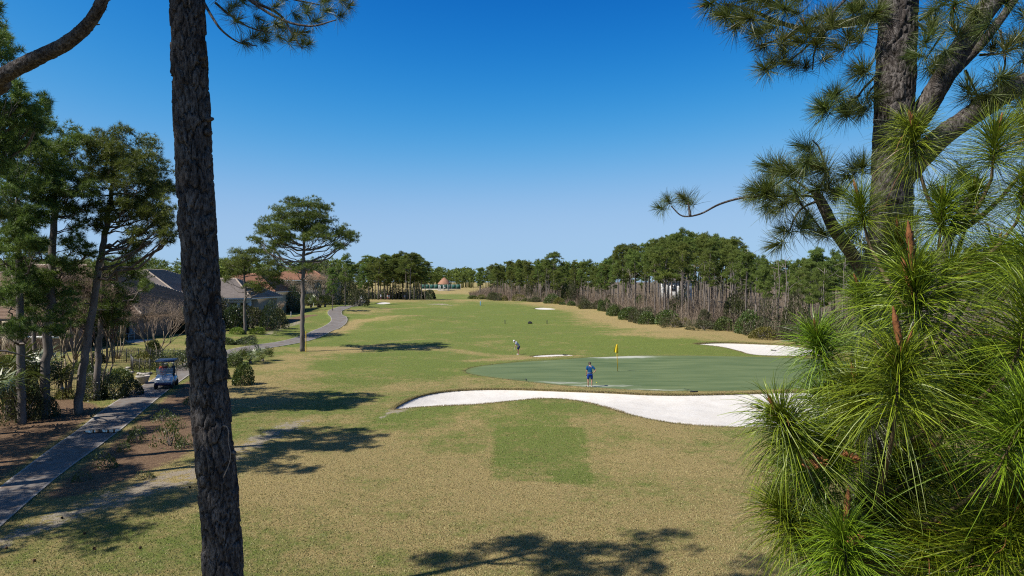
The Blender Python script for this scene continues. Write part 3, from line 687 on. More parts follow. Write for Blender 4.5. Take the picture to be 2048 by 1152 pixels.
# ------------------------------------------------------------------ big pine with the bare trunk, left foreground
def left_pine():
    r = np.random.default_rng(21); d = 8.0
    base = np.array([W(452, 0, d)[0] + 0.05, d, 0.0])
    t = thing('pine_tree', 'tall dark pine trunk in the foreground, nearest trunk left of the fairway', 'tree', base)
    path = [base + (0, 0, -.1), W(447, 1152, d), W(420, 800, d), W(392, 400, d), W(374, 0, d), W(368, -250, d), W(362, -480, d)]
    bark_part('trunk', path, [0.215, 0.205, 0.197, 0.188, 0.174, 0.155, 0.08], t, base, n_th=110, dz=0.016, cw=0.095, ch=0.25, depth=0.034, seed=4, z0=3.6, z1=11.3)
    # broken branch stubs
    for (px, py, l, up, rr) in [(424, 240, .055, .1, .035), (412, 120, .05, .6, .04), (350, 95, -.05, -.1, .03), (428, 265, .03, -.3, .05), (480, 905, .02, .1, .03)]:
        a = W(px - 14 * np.sign(l), py, d - .05); m = MB(); addtube(m, [a, a + (l * 1.4, -.02, l * up), a + (l * 2.0, -.03, l * up * 1.4)], [rr, rr * .8, rr * .45], 8)
        part('branch_stub', m.mesh('branch_stub', True, base), M['bark'], t)
    m = MB(); P = [W(447, 852, d - .24), W(453, 853, d - .25), W(457, 862, d - .26), W(457, 885, d - .24), W(461, 905, d - .25), W(459, 925, d - .25), W(447, 955, d - .24)]
    addtube(m, spline(P, 5), 0.006, 5, .9); part('dry_vine', m.mesh('dry_vine', True, base), M['deadwood'], t)
    # the branch in view at the top
    limbs = [[W(378, -120, d), W(430, -60, d - .1), W(500, 0, d - .3), W(560, 38, d - .4), W(620, 52, d - .5), W(672, 40, d - .6)],
             [W(405, 0, d), W(425, 35, d - .1), W(445, 62, d - .2), W(478, 85, d - .2), W(515, 92, d - .2)],
             [W(500, 0, d - .3), W(560, 30, d - .2), W(585, 70, d - .2), W(605, 98, d - .2)],
             [W(378, -160, d), W(480, -60, d + .2), W(560, -10, d + .3), W(640, 10, d + .2)],
             [W(430, 5, d - .1), W(460, 30, d), W(500, 55, d - .1), W(545, 66, d - .1)]]
    for P, r0 in zip(limbs, (.03, .018, .018, .03, .014)):
        C = spline(P, 5); m = MB(); addtube(m, C, np.linspace(r0, .006, len(C)), 6); part('limb', m.mesh('limb', True, base), M['bark'], t)
    pts = [(455, 35), (468, 48), (462, 20), (485, 10), (500, 82), (520, 90), (480, 84), (512, 62), (530, 55), (552, 66), (540, 20), (560, 5), (580, 25), (590, 70), (602, 97), (612, 92), (578, 62), (640, 25), (672, 38),
           (690, 18), (655, 8), (620, 48), (600, 10), (440, 0), (520, 20), (505, 35), (575, 90), (596, 80), (545, 45), (678, 5), (637, 3), (610, 30)]
    for px, py in pts:
        c = W(px, py - 2, d + r.uniform(-.6, .5)); ax = norm(np.array([(px - 420) / 300 + r.normal(0, .5), r.normal(0, .6), r.normal(.2, .5)]))
        part('needle_tuft', TUFT[r.integers(4)], None, t, c - base, eul(ax, r.random() * 6), r.uniform(.55, .8))
    # crown above the picture
    m = MB(); tr = MB(); top = np.array(W(366, -300, d))
    cl = [(np.array([base[0] - .4 + rr * math.cos(a), d + 1.6 + rr * math.sin(a), z]), (1.5, 1.5, .9)) for rr, a, z in [(3.0, 1.3, 16.2), (2.6, 2.5, 15.4), (2.4, 3.6, 16.6), (2.6, 5.4, 16.0), (1.0, 2.0, 18.6), (1.2, 5.0, 17.6), (0.3, .5, 19.4), (1.8, 4.4, 17.2)]]
    trb, crb = build_pine([W(364, -380, d), W(362, -600, d), np.array([base[0] - .6, d + .4, 18.5])], [.13, .10, .03], cl, r, 70, 14, .32, .022, dead=0)
    part('top', trb.mesh('top', True, base), M['bark_far'], t); part('crown', crb.mesh('crown', False, base), M['needle'], t)
left_pine()

# pines just outside the left edge; one reaches into the picture with a bare limb
def edge_pine(px, d, label, tops, limb=None, seed=5, H=19):
    r = np.random.default_rng(seed); x = (px - 1024) / F * d; base = np.array([x, d, float(HB(x, d))])
    t = thing('pine_tree', label, 'tree', base)
    cl = [(base + np.array([a, b, z]), (q, q, q * .55)) for a, b, z, q in tops]
    trb, crb = build_pine([base, base + (.2, 0, H * .5), base + (.1, .2, H - .6)], [.24, .19, .04], cl, r, 50, 14, .34, .028)
    part('trunk', trb.mesh('trunk', True, base), M['bark_far'], t); part('crown', crb.mesh('crown', False, base), M['needle'], t)
    if limb is not None:
        P = np.array([base + (.1, 0, 7.6)] + [W(*q) for q in limb[0]])
        bark_part('limb', P, limb[1], t, base, n_th=40, dz=.016, cw=.05, ch=.085, depth=.018, seed=9)
        for (qx, qy, dx, dz_, rr) in [(181, 48, .13, -.01, .016), (197, 15, .12, -.04, .012), (150, 76, .03, -.09, .012), (206, 2, .11, .01, .012)]:
            a = W(qx, qy, limb[0][0][2]); m = MB(); addtube(m, [a, a + (dx * .6, 0, dz_ * .5), a + (dx, -.01, dz_)], [rr, rr * .8, rr * .3], 6)
            part('branch_stub', m.mesh('branch_stub', True, base), M['bark'], t)
    return t
edge_pine(-970, 6.5, 'pine beyond the left edge whose bare bent limb enters at upper left', [(1.5, -.6, 14, 1.6), (-.6, .6, 14.4, 1.7), (.4, -2, 15.5, 1.6), (0, -.5, 17, 1.5), (-1.4, -1.2, 12.6, 1.5), (.5, -1.2, 12.4, 1.4), (-1.8, .8, 16, 1.4), (1.4, .4, 16, 1.3)],
          ([(-60, 200, 9), (0, 155, 8.8), (70, 118, 8.6), (130, 88, 8.5), (175, 50, 8.4), (205, 0, 8.3), (222, -60, 8.3), (232, -140, 8.4)], [.11, .10, .092, .085, .078, .07, .064, .055, .045]), 5, 19)
edge_pine(-110, 13.4, 'pine beyond the left edge whose crown shades the turf at the bottom', [(1.4, .3, 15, 1.1), (-1, .8, 15.4, 1.2), (.6, -1.4, 15.6, 1.0), (-.4, 0, 16.6, 1.0), (2.6, .6, 14.8, .8), (-2.2, -.6, 14.9, 1.0), (2.2, -1.2, 15.8, .7), (3.6, -.2, 15.3, .9), (3.2, .9, 16.0, .8)], None, 6, 18)
for _x, _y, _h, _l in [(-30, 28, 16, 'pine beyond the left edge shading the middle of the cart path'), (-26.5, 21.5, 15, 'pine beyond the left edge shading the near end of the cart path'), (-22.8, 18.6, 15, 'pine beyond the left edge shading the bare sand strip'), (-29, 24.6, 15.5, 'pine beyond the left edge shading the straw beside the path')]:
    edge_pine(1024 + F * _x / _y, _y, _l, [(1.6, .6, _h - 4, 1.8), (-1.4, 1.2, _h - 3.4, 1.8), (1, -1.9, _h - 3, 1.7), (0, 0, _h - 1, 1.6), (2.6, 1.4, _h - 5, 1.5), (-2.4, -1, _h - 4.6, 1.7), (.4, 2.4, _h - 5.5, 1.6), (-.6, -2.4, _h - 6, 1.5), (2.4, -1.2, _h - 6.4, 1.4)], None, int(_h * 3 + _y), _h)
# ------------------------------------------------------------------ big pine on the right
def right_pine():
    r = np.random.default_rng(33); d = 8.6; base = np.array([W(1740, 0, d)[0], d, 0.0])
    t = thing('pine_tree', 'large forked pine with grey flaky bark behind the long green needles', 'tree', base)
    bark_part('trunk', [base + (0, 0, -.1), W(1745, 900, d), W(1752, 650, d), W(1778, 480, d), W(1786, 300, d), W(1792, 120, d), W(1797, 0, d), W(1800, -200, d)],
              [.30, .27, .24, .238, .228, .218, .212, .19], t, base, n_th=100, dz=.017, cw=.07, ch=.17, depth=.024, seed=11, z0=4.5, z1=11.3)
    def limb(P, R, fine=True, nm='limb'):
        P = np.array([W(*q) for q in P])
        if fine: return bark_part(nm, P, R, t, base, n_th=36, dz=.019, cw=.045, ch=.09, depth=.011, seed=int(P[0][2] * 10) % 50)
        C = spline(P, 5); m = MB(); addtube(m, C, np.interp(np.linspace(0, 1, len(C)), np.linspace(0, 1, len(R)), R), 7)
        return part(nm, m.mesh(nm, True, base), M['bark'], t)
    limb([(1800, 300, d), (1845, 225, d - .1), (1890, 150, d - .2), (1945, 60, d - .2), (2000, -20, d - .2), (2080, -140, d - .1)], [.11, .13, .12, .12, .115, .09])
    limb([(1800, 360, d), (1870, 285, d - .2), (1930, 240, d - .3), (1990, 200, d - .4), (2060, 160, d - .5), (2200, 90, d - .5)], [.14, .13, .12, .115, .11, .10])
    limb([(1870, 190, d), (1910, 140, d + .1), (1960, 90, d + .2), (2000, 40, d + .3), (2050, -30, d + .3)], [.07, .07, .06, .05, .04])
    limb([(1765, 30, d), (1720, 40, d), (1670, 50, d - .1), (1620, 60, d - .2), (1560, 45, d - .2), (1500, 20, d - .3), (1450, 8, d - .3)], [.06, .055, .05, .035, .025, .018, .01])
    limb([(1735, 560, d), (1705, 510, d - .3), (1670, 460, d - .5), (1640, 400, d - .6), (1628, 388, d - .6)], [.08, .075, .07, .055, .045])
    thin = [[(1628, 392, d - .6), (1560, 392, d - .6), (1490, 395, d - .7), (1440, 408, d - .7), (1400, 428, d - .8), (1365, 432, d - .8), (1342, 412, d - .8)], [(1380, 432, d - .8), (1378, 415, d - .8), (1376, 405, d - .8)],
            [(1630, 390, d - .6), (1650, 350, d - .6), (1640, 300, d - .6), (1625, 280, d - .6)], [(1630, 390, d - .6), (1590, 360, d - .5), (1570, 340, d - .5)], [(1650, 370, d - .6), (1680, 390, d - .5), (1705, 360, d - .5)],
            [(1640, 400, d - .6), (1600, 420, d - .6), (1575, 470, d - .6)], [(1590, 395, d - .6), (1620, 430, d - .5), (1650, 470, d - .5)], [(1765, 140, d), (1725, 180, d - .1), (1705, 215, d - .1), (1690, 235, d - .1)], [(1760, 160, d), (1735, 190, d - .1), (1740, 215, d - .1)],
            [(1720, 190, d - .1), (1680, 215, d - .1), (1665, 220, d - .1)], [(1660, 50, d - .1), (1600, 105, d - .2), (1560, 135, d - .3)], [(1690, 0, d - .3), (1640, 50, d - .4), (1590, 100, d - .4)], [(1650, 60, d - .1), (1630, 100, d - .1), (1625, 140, d - .1)],
            [(1600, 60, d - .2), (1540, 85, d - .3), (1510, 92, d - .3)], [(2000, 60, d + .2), (2010, 130, d + .1), (1985, 175, d)], [(1890, 60, d), (1870, 90, d), (1850, 120, d)], [(1930, 140, d), (1950, 180, d), (1955, 200, d)],
            [(1960, 110, d + .2), (2010, 105, d + .2), (2050, 85, d + .2)], [(1840, 40, d), (1870, 20, d + .3), (1900, 0, d + .3)], [(1835, 45, d), (1850, 62, d - .1), (1856, 70, d - .1)], [(1560, 50, d - .2), (1520, 40, d - .3), (1480, 45, d - .3)]]
    for P in thin: limb(P, [.018, .012, .007], False)
    pts = [(1342, 405, 2), (1332, 418, 1), (1378, 404, 2), (1390, 412, 1), (1640, 300, 5), (1620, 330, 5), (1585, 350, 5), (1548, 372, 4), (1530, 415, 4), (1600, 395, 4), (1645, 385, 4), (1702, 352, 4), (1690, 380, 3), (1560, 338, 3), (1575, 475, 4), (1600, 465, 3), (1655, 470, 3),
           (1520, 395, 3), (1570, 395, 4), (1610, 365, 4), (1660, 345, 3), (1720, 345, 2), (1625, 440, 2),
           (1742, 150, 3), (1675, 200, 3), (1710, 200, 2), (1662, 225, 3), (1695, 238, 3), (1738, 222, 3), (1725, 190, 2),
           (1450, 8, 6), (1480, 20, 6), (1490, 45, 5), (1510, 30, 5), (1520, 85, 5), (1545, 60, 5), (1560, 20, 5), (1570, 95, 5), (1560, 135, 6), (1590, 115, 5), (1590, 35, 5), (1610, 80, 5), (1625, 140, 5), (1640, 20, 5), (1650, 95, 5), (1680, 60, 5), (1700, 20, 5), (1735, 40, 5), (1720, 75, 4), (1690, 100, 3), (1530, 5, 4), (1620, 5, 4), (1740, 5, 4),
           (1850, 115, 7), (1870, 95, 6), (1860, 60, 5), (1900, 20, 6), (1930, 10, 6), (1880, 0, 5), (1870, 140, 5), (2000, 100, 6), (2030, 80, 6), (2045, 50, 6), (2010, 20, 6), (2040, 120, 5), (1985, 180, 4), (1990, 160, 3), (1955, 205, 5), (1935, 190, 3), (2045, 200, 6), (2030, 225, 4), (1920, 75, 3), (1970, 5, 4),
           (1990, 560, 5), (1850, 360, 4), (1920, 340, 4), (1830, 440, 4), (1730, 470, 4), (1690, 450, 3)]
    for px, py, k in pts:
        for _ in range(1 if k < 3 else 2):
            s = 9 * (k - 1); q = d - .4 + r.uniform(-.7, .5)
            c = W(px + r.uniform(-s, s) * .5, py + r.uniform(-s, s) * .4, q); ax = norm(np.array([(px - 1790) / 400 + r.normal(0, .55), r.normal(-.1, .6), r.normal(.25, .5)]))
            o = part('needle_tuft', TUFT[r.integers(4)], None, t, c - base, eul(ax, r.random() * 6), r.uniform(.85, 1.25) * (.8 if px < 1400 else 1))
            if r.random() < .3: part('candle', CANDLE[r.integers(3)], None, o, (0, 0, .09), (r.normal(0, .2), r.normal(0, .2), 0), 1.0)
    cl = [(np.array([base[0] + a, d + b, z]), (1.5, 1.5, .9)) for a, b, z in [(2.4, 1, 15), (-1.6, 2.6, 15.4), (1, 3, 16), (3.4, -1, 15.6), (0, 1, 17.6), (1.8, 0.2, 18.2)]]
    trb, crb = build_pine([W(1800, -180, d), W(1802, -500, d), np.array([base[0] + .5, d + .6, 17.6])], [.2, .15, .04], cl, r, 70, 12, .32, .024, dead=0)
    part('top', trb.mesh('top', True, base), M['bark_far'], t); part('crown', crb.mesh('crown', False, base), M['needle'], t)
right_pine()

# ------------------------------------------------------------------ young pine right beside the camera
def young_pine():
    r = np.random.default_rng(77); base = np.array([1.30, 2.55, 0.0])
    t = thing('young_pine', 'young pine with long bright green needles and orange candles, closest at right', 'tree', base)
    stem = spline([base, base + (.02, 0, 4.5), W(1738, 1152, 2.75), W(1742, 980, 2.75), W(1760, 860, 2.75), W(1805, 740, 2.72), W(1842, 640, 2.7), W(1900, 470, 2.9), W(1960, 360, 3.0)], 6)
    m = MB(); addtube(m, stem, np.interp(np.arange(len(stem)), [0, len(stem) - 1], [.075, .012]), 10)
    part('trunk', m.mesh('trunk', True, base), M['bark'], t)
    # (x, y, distance, size, lean x, lean y, candles)
    L = [(1835, 320, 3.0, .8, -.25, -.1, 2), (1842, 665, 2.45, 1.12, 0, -.1, 2), (1880, 470, 2.9, .75, .1, 0, 1), (1790, 830, 2.25, 1.0, -.05, -.15, 2), (1598, 905, 2.5, .95, -.55, -.1, 1), (1660, 745, 2.8, .85, -.5, 0, 1),
         (1750, 850, 2.5, .9, -.3, 0, 1), (1985, 335, 2.9, .75, .1, -.1, 1), (2030, 720, 2.3, 1.05, .3, -.1, 0), (1935, 440, 3.0, .7, .0, -.1, 1), (1697, 1165, 2.4, .95, -.2, -.1, 1), (1890, 860, 2.5, 1.0, .2, -.1, 1),
         (2000, 930, 2.2, 1.1, .35, -.15, 0), (1990, 1110, 2.3, 1.05, .3, -.1, 1), (1610, 1090, 2.6, .9, -.55, 0, 0), (1730, 455, 2.95, .6, -.35, 0, 1), (1890, 600, 2.8, .75, .25, 0, 1), (2040, 420, 2.8, .7, .2, 0, 1), (2035, 560, 2.6, 1.0, .35, 0, 0),
         (1815, 545, 3.0, .7, -.1, 0, 1), (1680, 960, 2.6, .95, -.5, -.1, 0), (1820, 1000, 2.7, 1.0, 0, 0, 0), (1900, 1060, 2.7, 1.0, .15, 0, 0), (1780, 1130, 2.7, .95, -.1, 0, 0), (2060, 1040, 2.4, 1.0, .4, 0, 0), (1840, 1180, 2.5, 1.0, 0, 0, 1),
         (1950, 780, 2.8, .95, .3, 0, 0), (2050, 830, 2.6, 1.0, .4, 0, 0), (1640, 1000, 2.8, .85, -.6, 0, 0), (1960, 560, 2.9, .8, .3, 0, 1), (1920, 1170, 2.4, 1.05, .2, -.1, 1), (2050, 1170, 2.3, 1.05, .4, -.1, 0), (1650, 1130, 2.7, .85, -.4, 0, 0), (1740, 640, 3.0, .7, -.3, 0, 1), (2060, 300, 3.2, .7, .2, 0, 1), (1700, 860, 2.9, .85, -.4, 0, 0)]
    for k in range(22):
        py = r.uniform(800, 1190); px = r.uniform(1690, 2090)
        L.append((px, py, r.uniform(3.0, 3.7), r.uniform(.65, .85), (px - 1800) / 500, r.uniform(-.1, .2), int(r.random() < .12)))
    zs = stem[:, 2]
    for (px, py, dd, s, lx, ly, nc) in L:
        c = W(px, py, dd); ax = norm(np.array([lx + r.normal(0, .1), ly + r.normal(0, .1), 0.95]))
        b0 = c - ax * 0.05
        za = c[2] - 0.18 - 0.6 * np.hypot(*(c[:2] - stem[np.argmin(abs(zs - c[2])), :2])); a = stem[np.argmin(abs(zs - za))]
        C = curve(a, b0, (0, 0, -.05), 6); C = np.concatenate([C, [c + ax * .17 * s]]); m = MB(); addtube(m, C, np.r_[np.linspace(.014, .006, 6), .0045], 6)
        part('limb', m.mesh('limb', True, base), M['shoot'], t)
        o = part('needle_tuft', TUFT_F[r.integers(5)], None, t, c - base, eul(ax, r.random() * 6), s)
        for k in range(nc):
            part('candle', CANDLE[(k + r.integers(3)) % 3], None, o, (r.normal(0, .006) + .014 * k, r.normal(0, .006), .155 - .03 * k), (r.normal(0, .12), r.normal(0, .12), 0), 1.6 - .25 * k)
    # brown male cones at some shoot bases
    for (px, py, dd) in [(1640, 925, 2.42), (1700, 920, 2.4), (1715, 1085, 2.35), (1625, 935, 2.4)]:
        m = MB()
        for k in range(9):
            a = r.uniform(0, 6.28); p = np.array([math.cos(a) * .008, math.sin(a) * .008, r.uniform(-.01, .02)]); q = p + norm(np.array([math.cos(a), math.sin(a), .5])) * .03
            addtube(m, [p, (p + q) / 2, q], [.004, .006, .002], 5)
        part('cone_cluster', m.mesh('cone_cluster', True), M['candle'], t, W(px, py, dd) - base)
young_pine()
# ------------------------------------------------------------------ pines in the middle distance, each shaped after its own outline
def mid_pine(label, base_px, trunk_px, rads, clumps, seed, depth=2.2, tufts=62, K=18, Ln=.30, w=.017, dist=None, mirror=True, group=None, matn='needle_mid', name='pine_tree', fat=1.0):
    r = np.random.default_rng(seed); g = G(*base_px); d = dist or g[1]
    bx = (base_px[0] - 1024) / F * d; base = np.array([bx, d, float(HB(bx, d))])
    T = [base + (0, 0, -.15)] + [W(px, py, d) for px, py in trunk_px]
    cl = pxclumps(clumps, d, r, depth, mirror)
    tr, cr = build_pine(T, rads, cl, r, tufts, K, Ln, w, fat=fat)
    return place_pine(name, label, base, tr, cr, matn, 'bark_far', group)
mid_pine('lone umbrella pine beside the yellow post at the cart path', (605, 703), [(605, 640), (606, 560), (608, 490), (608, 440)], [.27, .23, .2, .15, .05],
         [(600, 420, 42, 17), (560, 432, 32, 16), (640, 420, 26, 14), (545, 456, 33, 15), (590, 452, 32, 13), (632, 447, 30, 14), (682, 462, 24, 15), (522, 478, 22, 12), (568, 484, 28, 11), (702, 477, 20, 11), (655, 476, 32, 11), (620, 476, 22, 10),
          (676, 490, 24, 9), (560, 498, 24, 9), (612, 538, 18, 10), (600, 540, 20, 9), (535, 500, 18, 9), (580, 470, 20, 9), (605, 434, 36, 18), (570, 448, 30, 16), (615, 462, 30, 14), (655, 440, 22, 14), (555, 470, 26, 14), (640, 462, 24, 12), (530, 466, 20, 12), (690, 470, 20, 12), (590, 408, 24, 10), (618, 406, 22, 10)], 101, 2.8, 40, 14, .30, .025, fat=1.08)
mid_pine('smaller pine between the lime bushes in front of the terracotta house', (490, 668), [(490, 610), (491, 575), (488, 545), (492, 520)], [.22, .18, .15, .11, .05],
         [(482, 514, 36, 14), (456, 526, 18, 12), (520, 506, 22, 14), (545, 521, 22, 11), (532, 546, 26, 11), (505, 576, 24, 9), (552, 562, 20, 10), (470, 545, 20, 9), (500, 530, 25, 10), (455, 560, 10, 6), (530, 575, 18, 9)], 102, 2.6, 46, 14, .30, .027, fat=1.1)
mid_pine('leaning pine at left whose trunk slants over the cart path', (155, 828), [(165, 740), (182, 640), (198, 540), (212, 455), (222, 390), (230, 320)], [.24, .22, .20, .18, .15, .11, .04],
         [(240, 285, 42, 26), (200, 300, 30, 24), (288, 325, 42, 34), (312, 368, 34, 32), (255, 368, 46, 36), (322, 425, 26, 24), (285, 445, 34, 26), (338, 470, 16, 15), (235, 425, 30, 24), (290, 480, 30, 20), (262, 510, 20, 16), (220, 340, 34, 28), (180, 350, 30, 24), (320, 400, 30, 26), (270, 410, 36, 26), (200, 440, 26, 20), (330, 450, 22, 18)], 103, 2.2, 62, 17, .28, .021, fat=1.22)
mid_pine('straight pine right behind the leaning pine, beside the path hedge', (193, 800), [(196, 720), (202, 640), (206, 560), (208, 500)], [.21, .19, .17, .13, .05],
         [(270, 540, 34, 20), (212, 602, 38, 24), (228, 640, 34, 22), (250, 590, 26, 18), (190, 625, 24, 16), (290, 575, 14, 10), (205, 530, 20, 14), (170, 575, 26, 16), (150, 640, 22, 14), (240, 545, 26, 18)], 104, 1.8, 50, 17, .30, .021, fat=1.22)
mid_pine('thick-crowned pine left of the leaning pine, forked at mid height', (86, 836), [(92, 740), (98, 640), (104, 540), (107, 450), (110, 370), (112, 300)], [.27, .24, .22, .2, .17, .12, .04],
         [(108, 275, 50, 28), (62, 322, 48, 32), (150, 295, 36, 26), (152, 365, 44, 30), (92, 395, 52, 32), (150, 445, 30, 20), (172, 505, 20, 14), (132, 540, 36, 22), (90, 570, 42, 26), (60, 612, 36, 22), (130, 600, 24, 16), (100, 330, 46, 30), (185, 400, 24, 20), (60, 480, 40, 24), (140, 490, 26, 18), (95, 640, 30, 18), (120, 660, 24, 14), (40, 580, 36, 22)], 105, 2.2, 60, 17, .28, .021, fat=1.22)
mid_pine('slim pine at far left in front of the brown house wall', (44, 838), [(42, 740), (40, 640), (38, 540), (36, 450), (34, 380)], [.22, .20, .18, .16, .12, .05],
         [(20, 375, 40, 26), (12, 300, 34, 26), (30, 462, 42, 24), (10, 520, 36, 22), (48, 545, 34, 22), (24, 600, 34, 20), (48, 655, 30, 16), (10, 660, 26, 14), (50, 420, 40, 24), (10, 340, 40, 26), (70, 380, 36, 24), (0, 430, 40, 26), (70, 500, 30, 20), (20, 260, 36, 26), (60, 290, 36, 26)], 106, 2.0, 58, 17, .28, .022, dist=36.0, fat=1.22)
mid_pine('thin pine trunk between the slim pine and the forked pine', (71, 800), [(69, 700), (66, 600), (62, 520), (58, 460)], [.15, .13, .11, .09, .04],
         [(56, 450, 30, 18), (80, 490, 26, 16), (40, 500, 24, 14), (70, 555, 20, 12)], 107, 1.6, 45, 20, .28, .017, fat=1.22)
mid_pine('pine at the left edge with high feathery crown under the bare limb', (-70, 960), [(-60, 700), (-45, 500), (-30, 350), (-10, 220), (0, 150)], [.26, .23, .2, .17, .12, .04],
         [(8, 105, 24, 28), (36, 195, 40, 28), (80, 215, 24, 20), (8, 232, 40, 26), (66, 245, 26, 16), (-40, 160, 40, 30), (-60, 240, 50, 35), (10, 300, 30, 20), (-30, 330, 40, 24), (-90, 120, 50, 34), (-70, 60, 50, 34), (-30, 40, 40, 30), (-110, 200, 50, 34), (-20, 100, 40, 30)], 108, 1.8, 62, 19, .28, .019, dist=27.0, fat=1.22)
mid_pine('pine at the left edge standing nearest the cart path', (-160, 1010), [(-150, 700), (-140, 450), (-120, 200)], [.26, .22, .16, .05],
         [(-60, 330, 50, 34), (-110, 260, 60, 40), (-30, 420, 40, 26), (-160, 330, 60, 40), (-120, 180, 60, 40)], 109, 2.0, 60, 20, .3, .02, dist=24.0)

# ------------------------------------------------------------------ copies for the wood: a few pines, each with trunk and crown
def far_variant(seed, H, cb, Rr, n, lean=(0, 0), tufts=34, K=9, Ln=.42, w=.055):
    r = np.random.default_rng(seed); cl = rand_clumps((0, 0, 0), H, cb, Rr, n, r, lean)
    tr, cr = build_pine([(0, 0, -.4), (lean[0] * .3, lean[1] * .3, H * .5), (lean[0], lean[1], H * .93)], [.17, .13, .04], cl, r, tufts, K, Ln, w, 6, .06, 2, 2)
    return tr.mesh('trunk', True), cr.mesh('crown')
FARV = [far_variant(201, 16, 9.0, 3.2, 15), far_variant(202, 16, 10.2, 2.6, 11, (.6, .2)), far_variant(203, 16, 8.0, 3.5, 17, (-.5, .3)), far_variant(204, 16, 11.2, 2.7, 10), far_variant(205, 16, 6.6, 3.3, 18, (.3, -.3)), far_variant(206, 16, 10.2, 3.7, 12, (-.3, .2)), far_variant(207, 16, 11.6, 3.0, 9, (.9, .3)), far_variant(208, 16, 7.5, 2.4, 14, (-.2, .5))]
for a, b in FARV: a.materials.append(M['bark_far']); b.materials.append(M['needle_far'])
def far_pine(x, y, H, label, group, r, v=None, wide=1.0):
    v = r.integers(len(FARV)) if v is None else v; s = H / 16.0
    t = thing('pine_tree', label, 'tree', (x, y, float(HB(x, y)) - .05), r.random() * 6.28, group, (s * wide, s * wide, s))
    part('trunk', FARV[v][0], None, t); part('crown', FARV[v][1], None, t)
    return t
SKX = [930, 960, 1000, 1050, 1085, 1108, 1130, 1160, 1205, 1225, 1250, 1290, 1335, 1370, 1410, 1450, 1480, 1500, 1530, 1600, 1640, 1700, 1800, 2100]
SKY_ = [532, 526, 521, 518, 517, 519, 520, 520, 522, 505, 492, 486, 470, 464, 468, 471, 482, 506, 517, 519, 505, 500, 495, 490]
def top_h(x, y, drop):
    px = 1024 + F * x / y; z = CZ + (HOR - (np.interp(px, SKX, SKY_) + drop)) / F * y
    return z - float(HB(x, y))
def zone(x, y):
    px = 1024 + F * x / y
    for lim, nm in ((985, 'beside the court fence'), (1030, 'above the white distance post'), (1075, 'above the dark tee marker'), (1120, 'above the small far bunker'), (1165, 'left of the golfer in blue'), (1205, 'straight above the golfer in blue'), (1245, 'straight above the yellow flag'),
                    (1290, 'just right of the yellow flag'), (1340, 'left of the white house'), (1385, 'round the white house'), (1435, 'above the left tip of the right bunker'), (1490, 'above the middle of the right bunker'), (1545, 'in the low gap of the skyline'), (1600, 'above the rake in the right bunker'), (1660, 'beside the long green needles')):
        if px < lim: return nm
    return 'behind the long green needles'
def wood():
    r = np.random.default_rng(55)
    lab = [(1108, 503, 205, 'flat-topped pine standing highest above the far part of the wood', 5, 1.1), (1246, 487, 168, 'open-crowned pine at the left shoulder of the tall pine clump', 5, .9), (1368, 463, 140, 'tallest pine in the middle of the tall clump right of the flag', 2, 1.0),
           (1468, 478, 126, 'pine at the right end of the tall clump, with bare lower trunk', 3, 1.1), (1640, 497, 92, 'low pine leaning over the bunker behind the right end of the green', 4, 1.0), (1408, 468, 132, 'broad pine just right of the tallest pine in the clump', 0, 1.1), (1318, 480, 146, 'pine with drooping crown at the left of the tall clump', 2, 1.0)]
    for px, py, d, l, v, wd in lab:
        x = (px - 1024) / F * d; far_pine(x, d, CZ + (HOR - py) / F * d - float(HB(x, d)), l, 'pines of the wood right of the fairway', r, v, wd)
    pts = []
    for k in range(6000):
        if len(pts) >= 185: break
        y = 74 + 250 * r.random() ** 1.25; off = 5 + 44 * r.random() ** 1.5; x = float(np.interp(y, EDGE_W[:, 1], EDGE_W[:, 0])) + off
        if x > 0.86 * y: continue
        if any((x - a) ** 2 + (y - b) ** 2 < (2.3 + y * .006) ** 2 for a, b, _ in pts): continue
        px = 1024 + F * x / y
        if 1525 < px < 1615 and y < 120 and r.random() < .6: continue
        if 1500 < px and y < 95 and r.random() < .3: continue
        pts.append((x, y, off))
    for x, y, off in pts:
        px = 1024 + F * x / y; H = top_h(x, y, abs(r.normal(4, 13)) + (6 if off < 10 else 0))
        H = min(max(H, 9.0), 20.5)
        row = 'front-row' if off < 12 else ('second-row' if off < 24 else 'deep-set'); tall = 'tall' if H > 15.5 else ('middling' if H > 12.5 else 'short')
        far_pine(x, y, H, f'{tall} {row} pine in the wood, {zone(x, y)}', f'pines of the right-hand wood {zone(x, y)}', r, None, r.uniform(.8, 1.15))
    for k in range(26):                               # leafy understory between the trunks
        y = 76 + 190 * r.random() ** 1.2; off = r.uniform(4, 20); x = float(np.interp(y, EDGE_W[:, 1], EDGE_W[:, 0])) + off
        if x > .8 * y: continue
        UNDER.append((x, y, r.uniform(1.2, 2.4), r.uniform(3.0, 6.5)))
UNDER = []
wood()
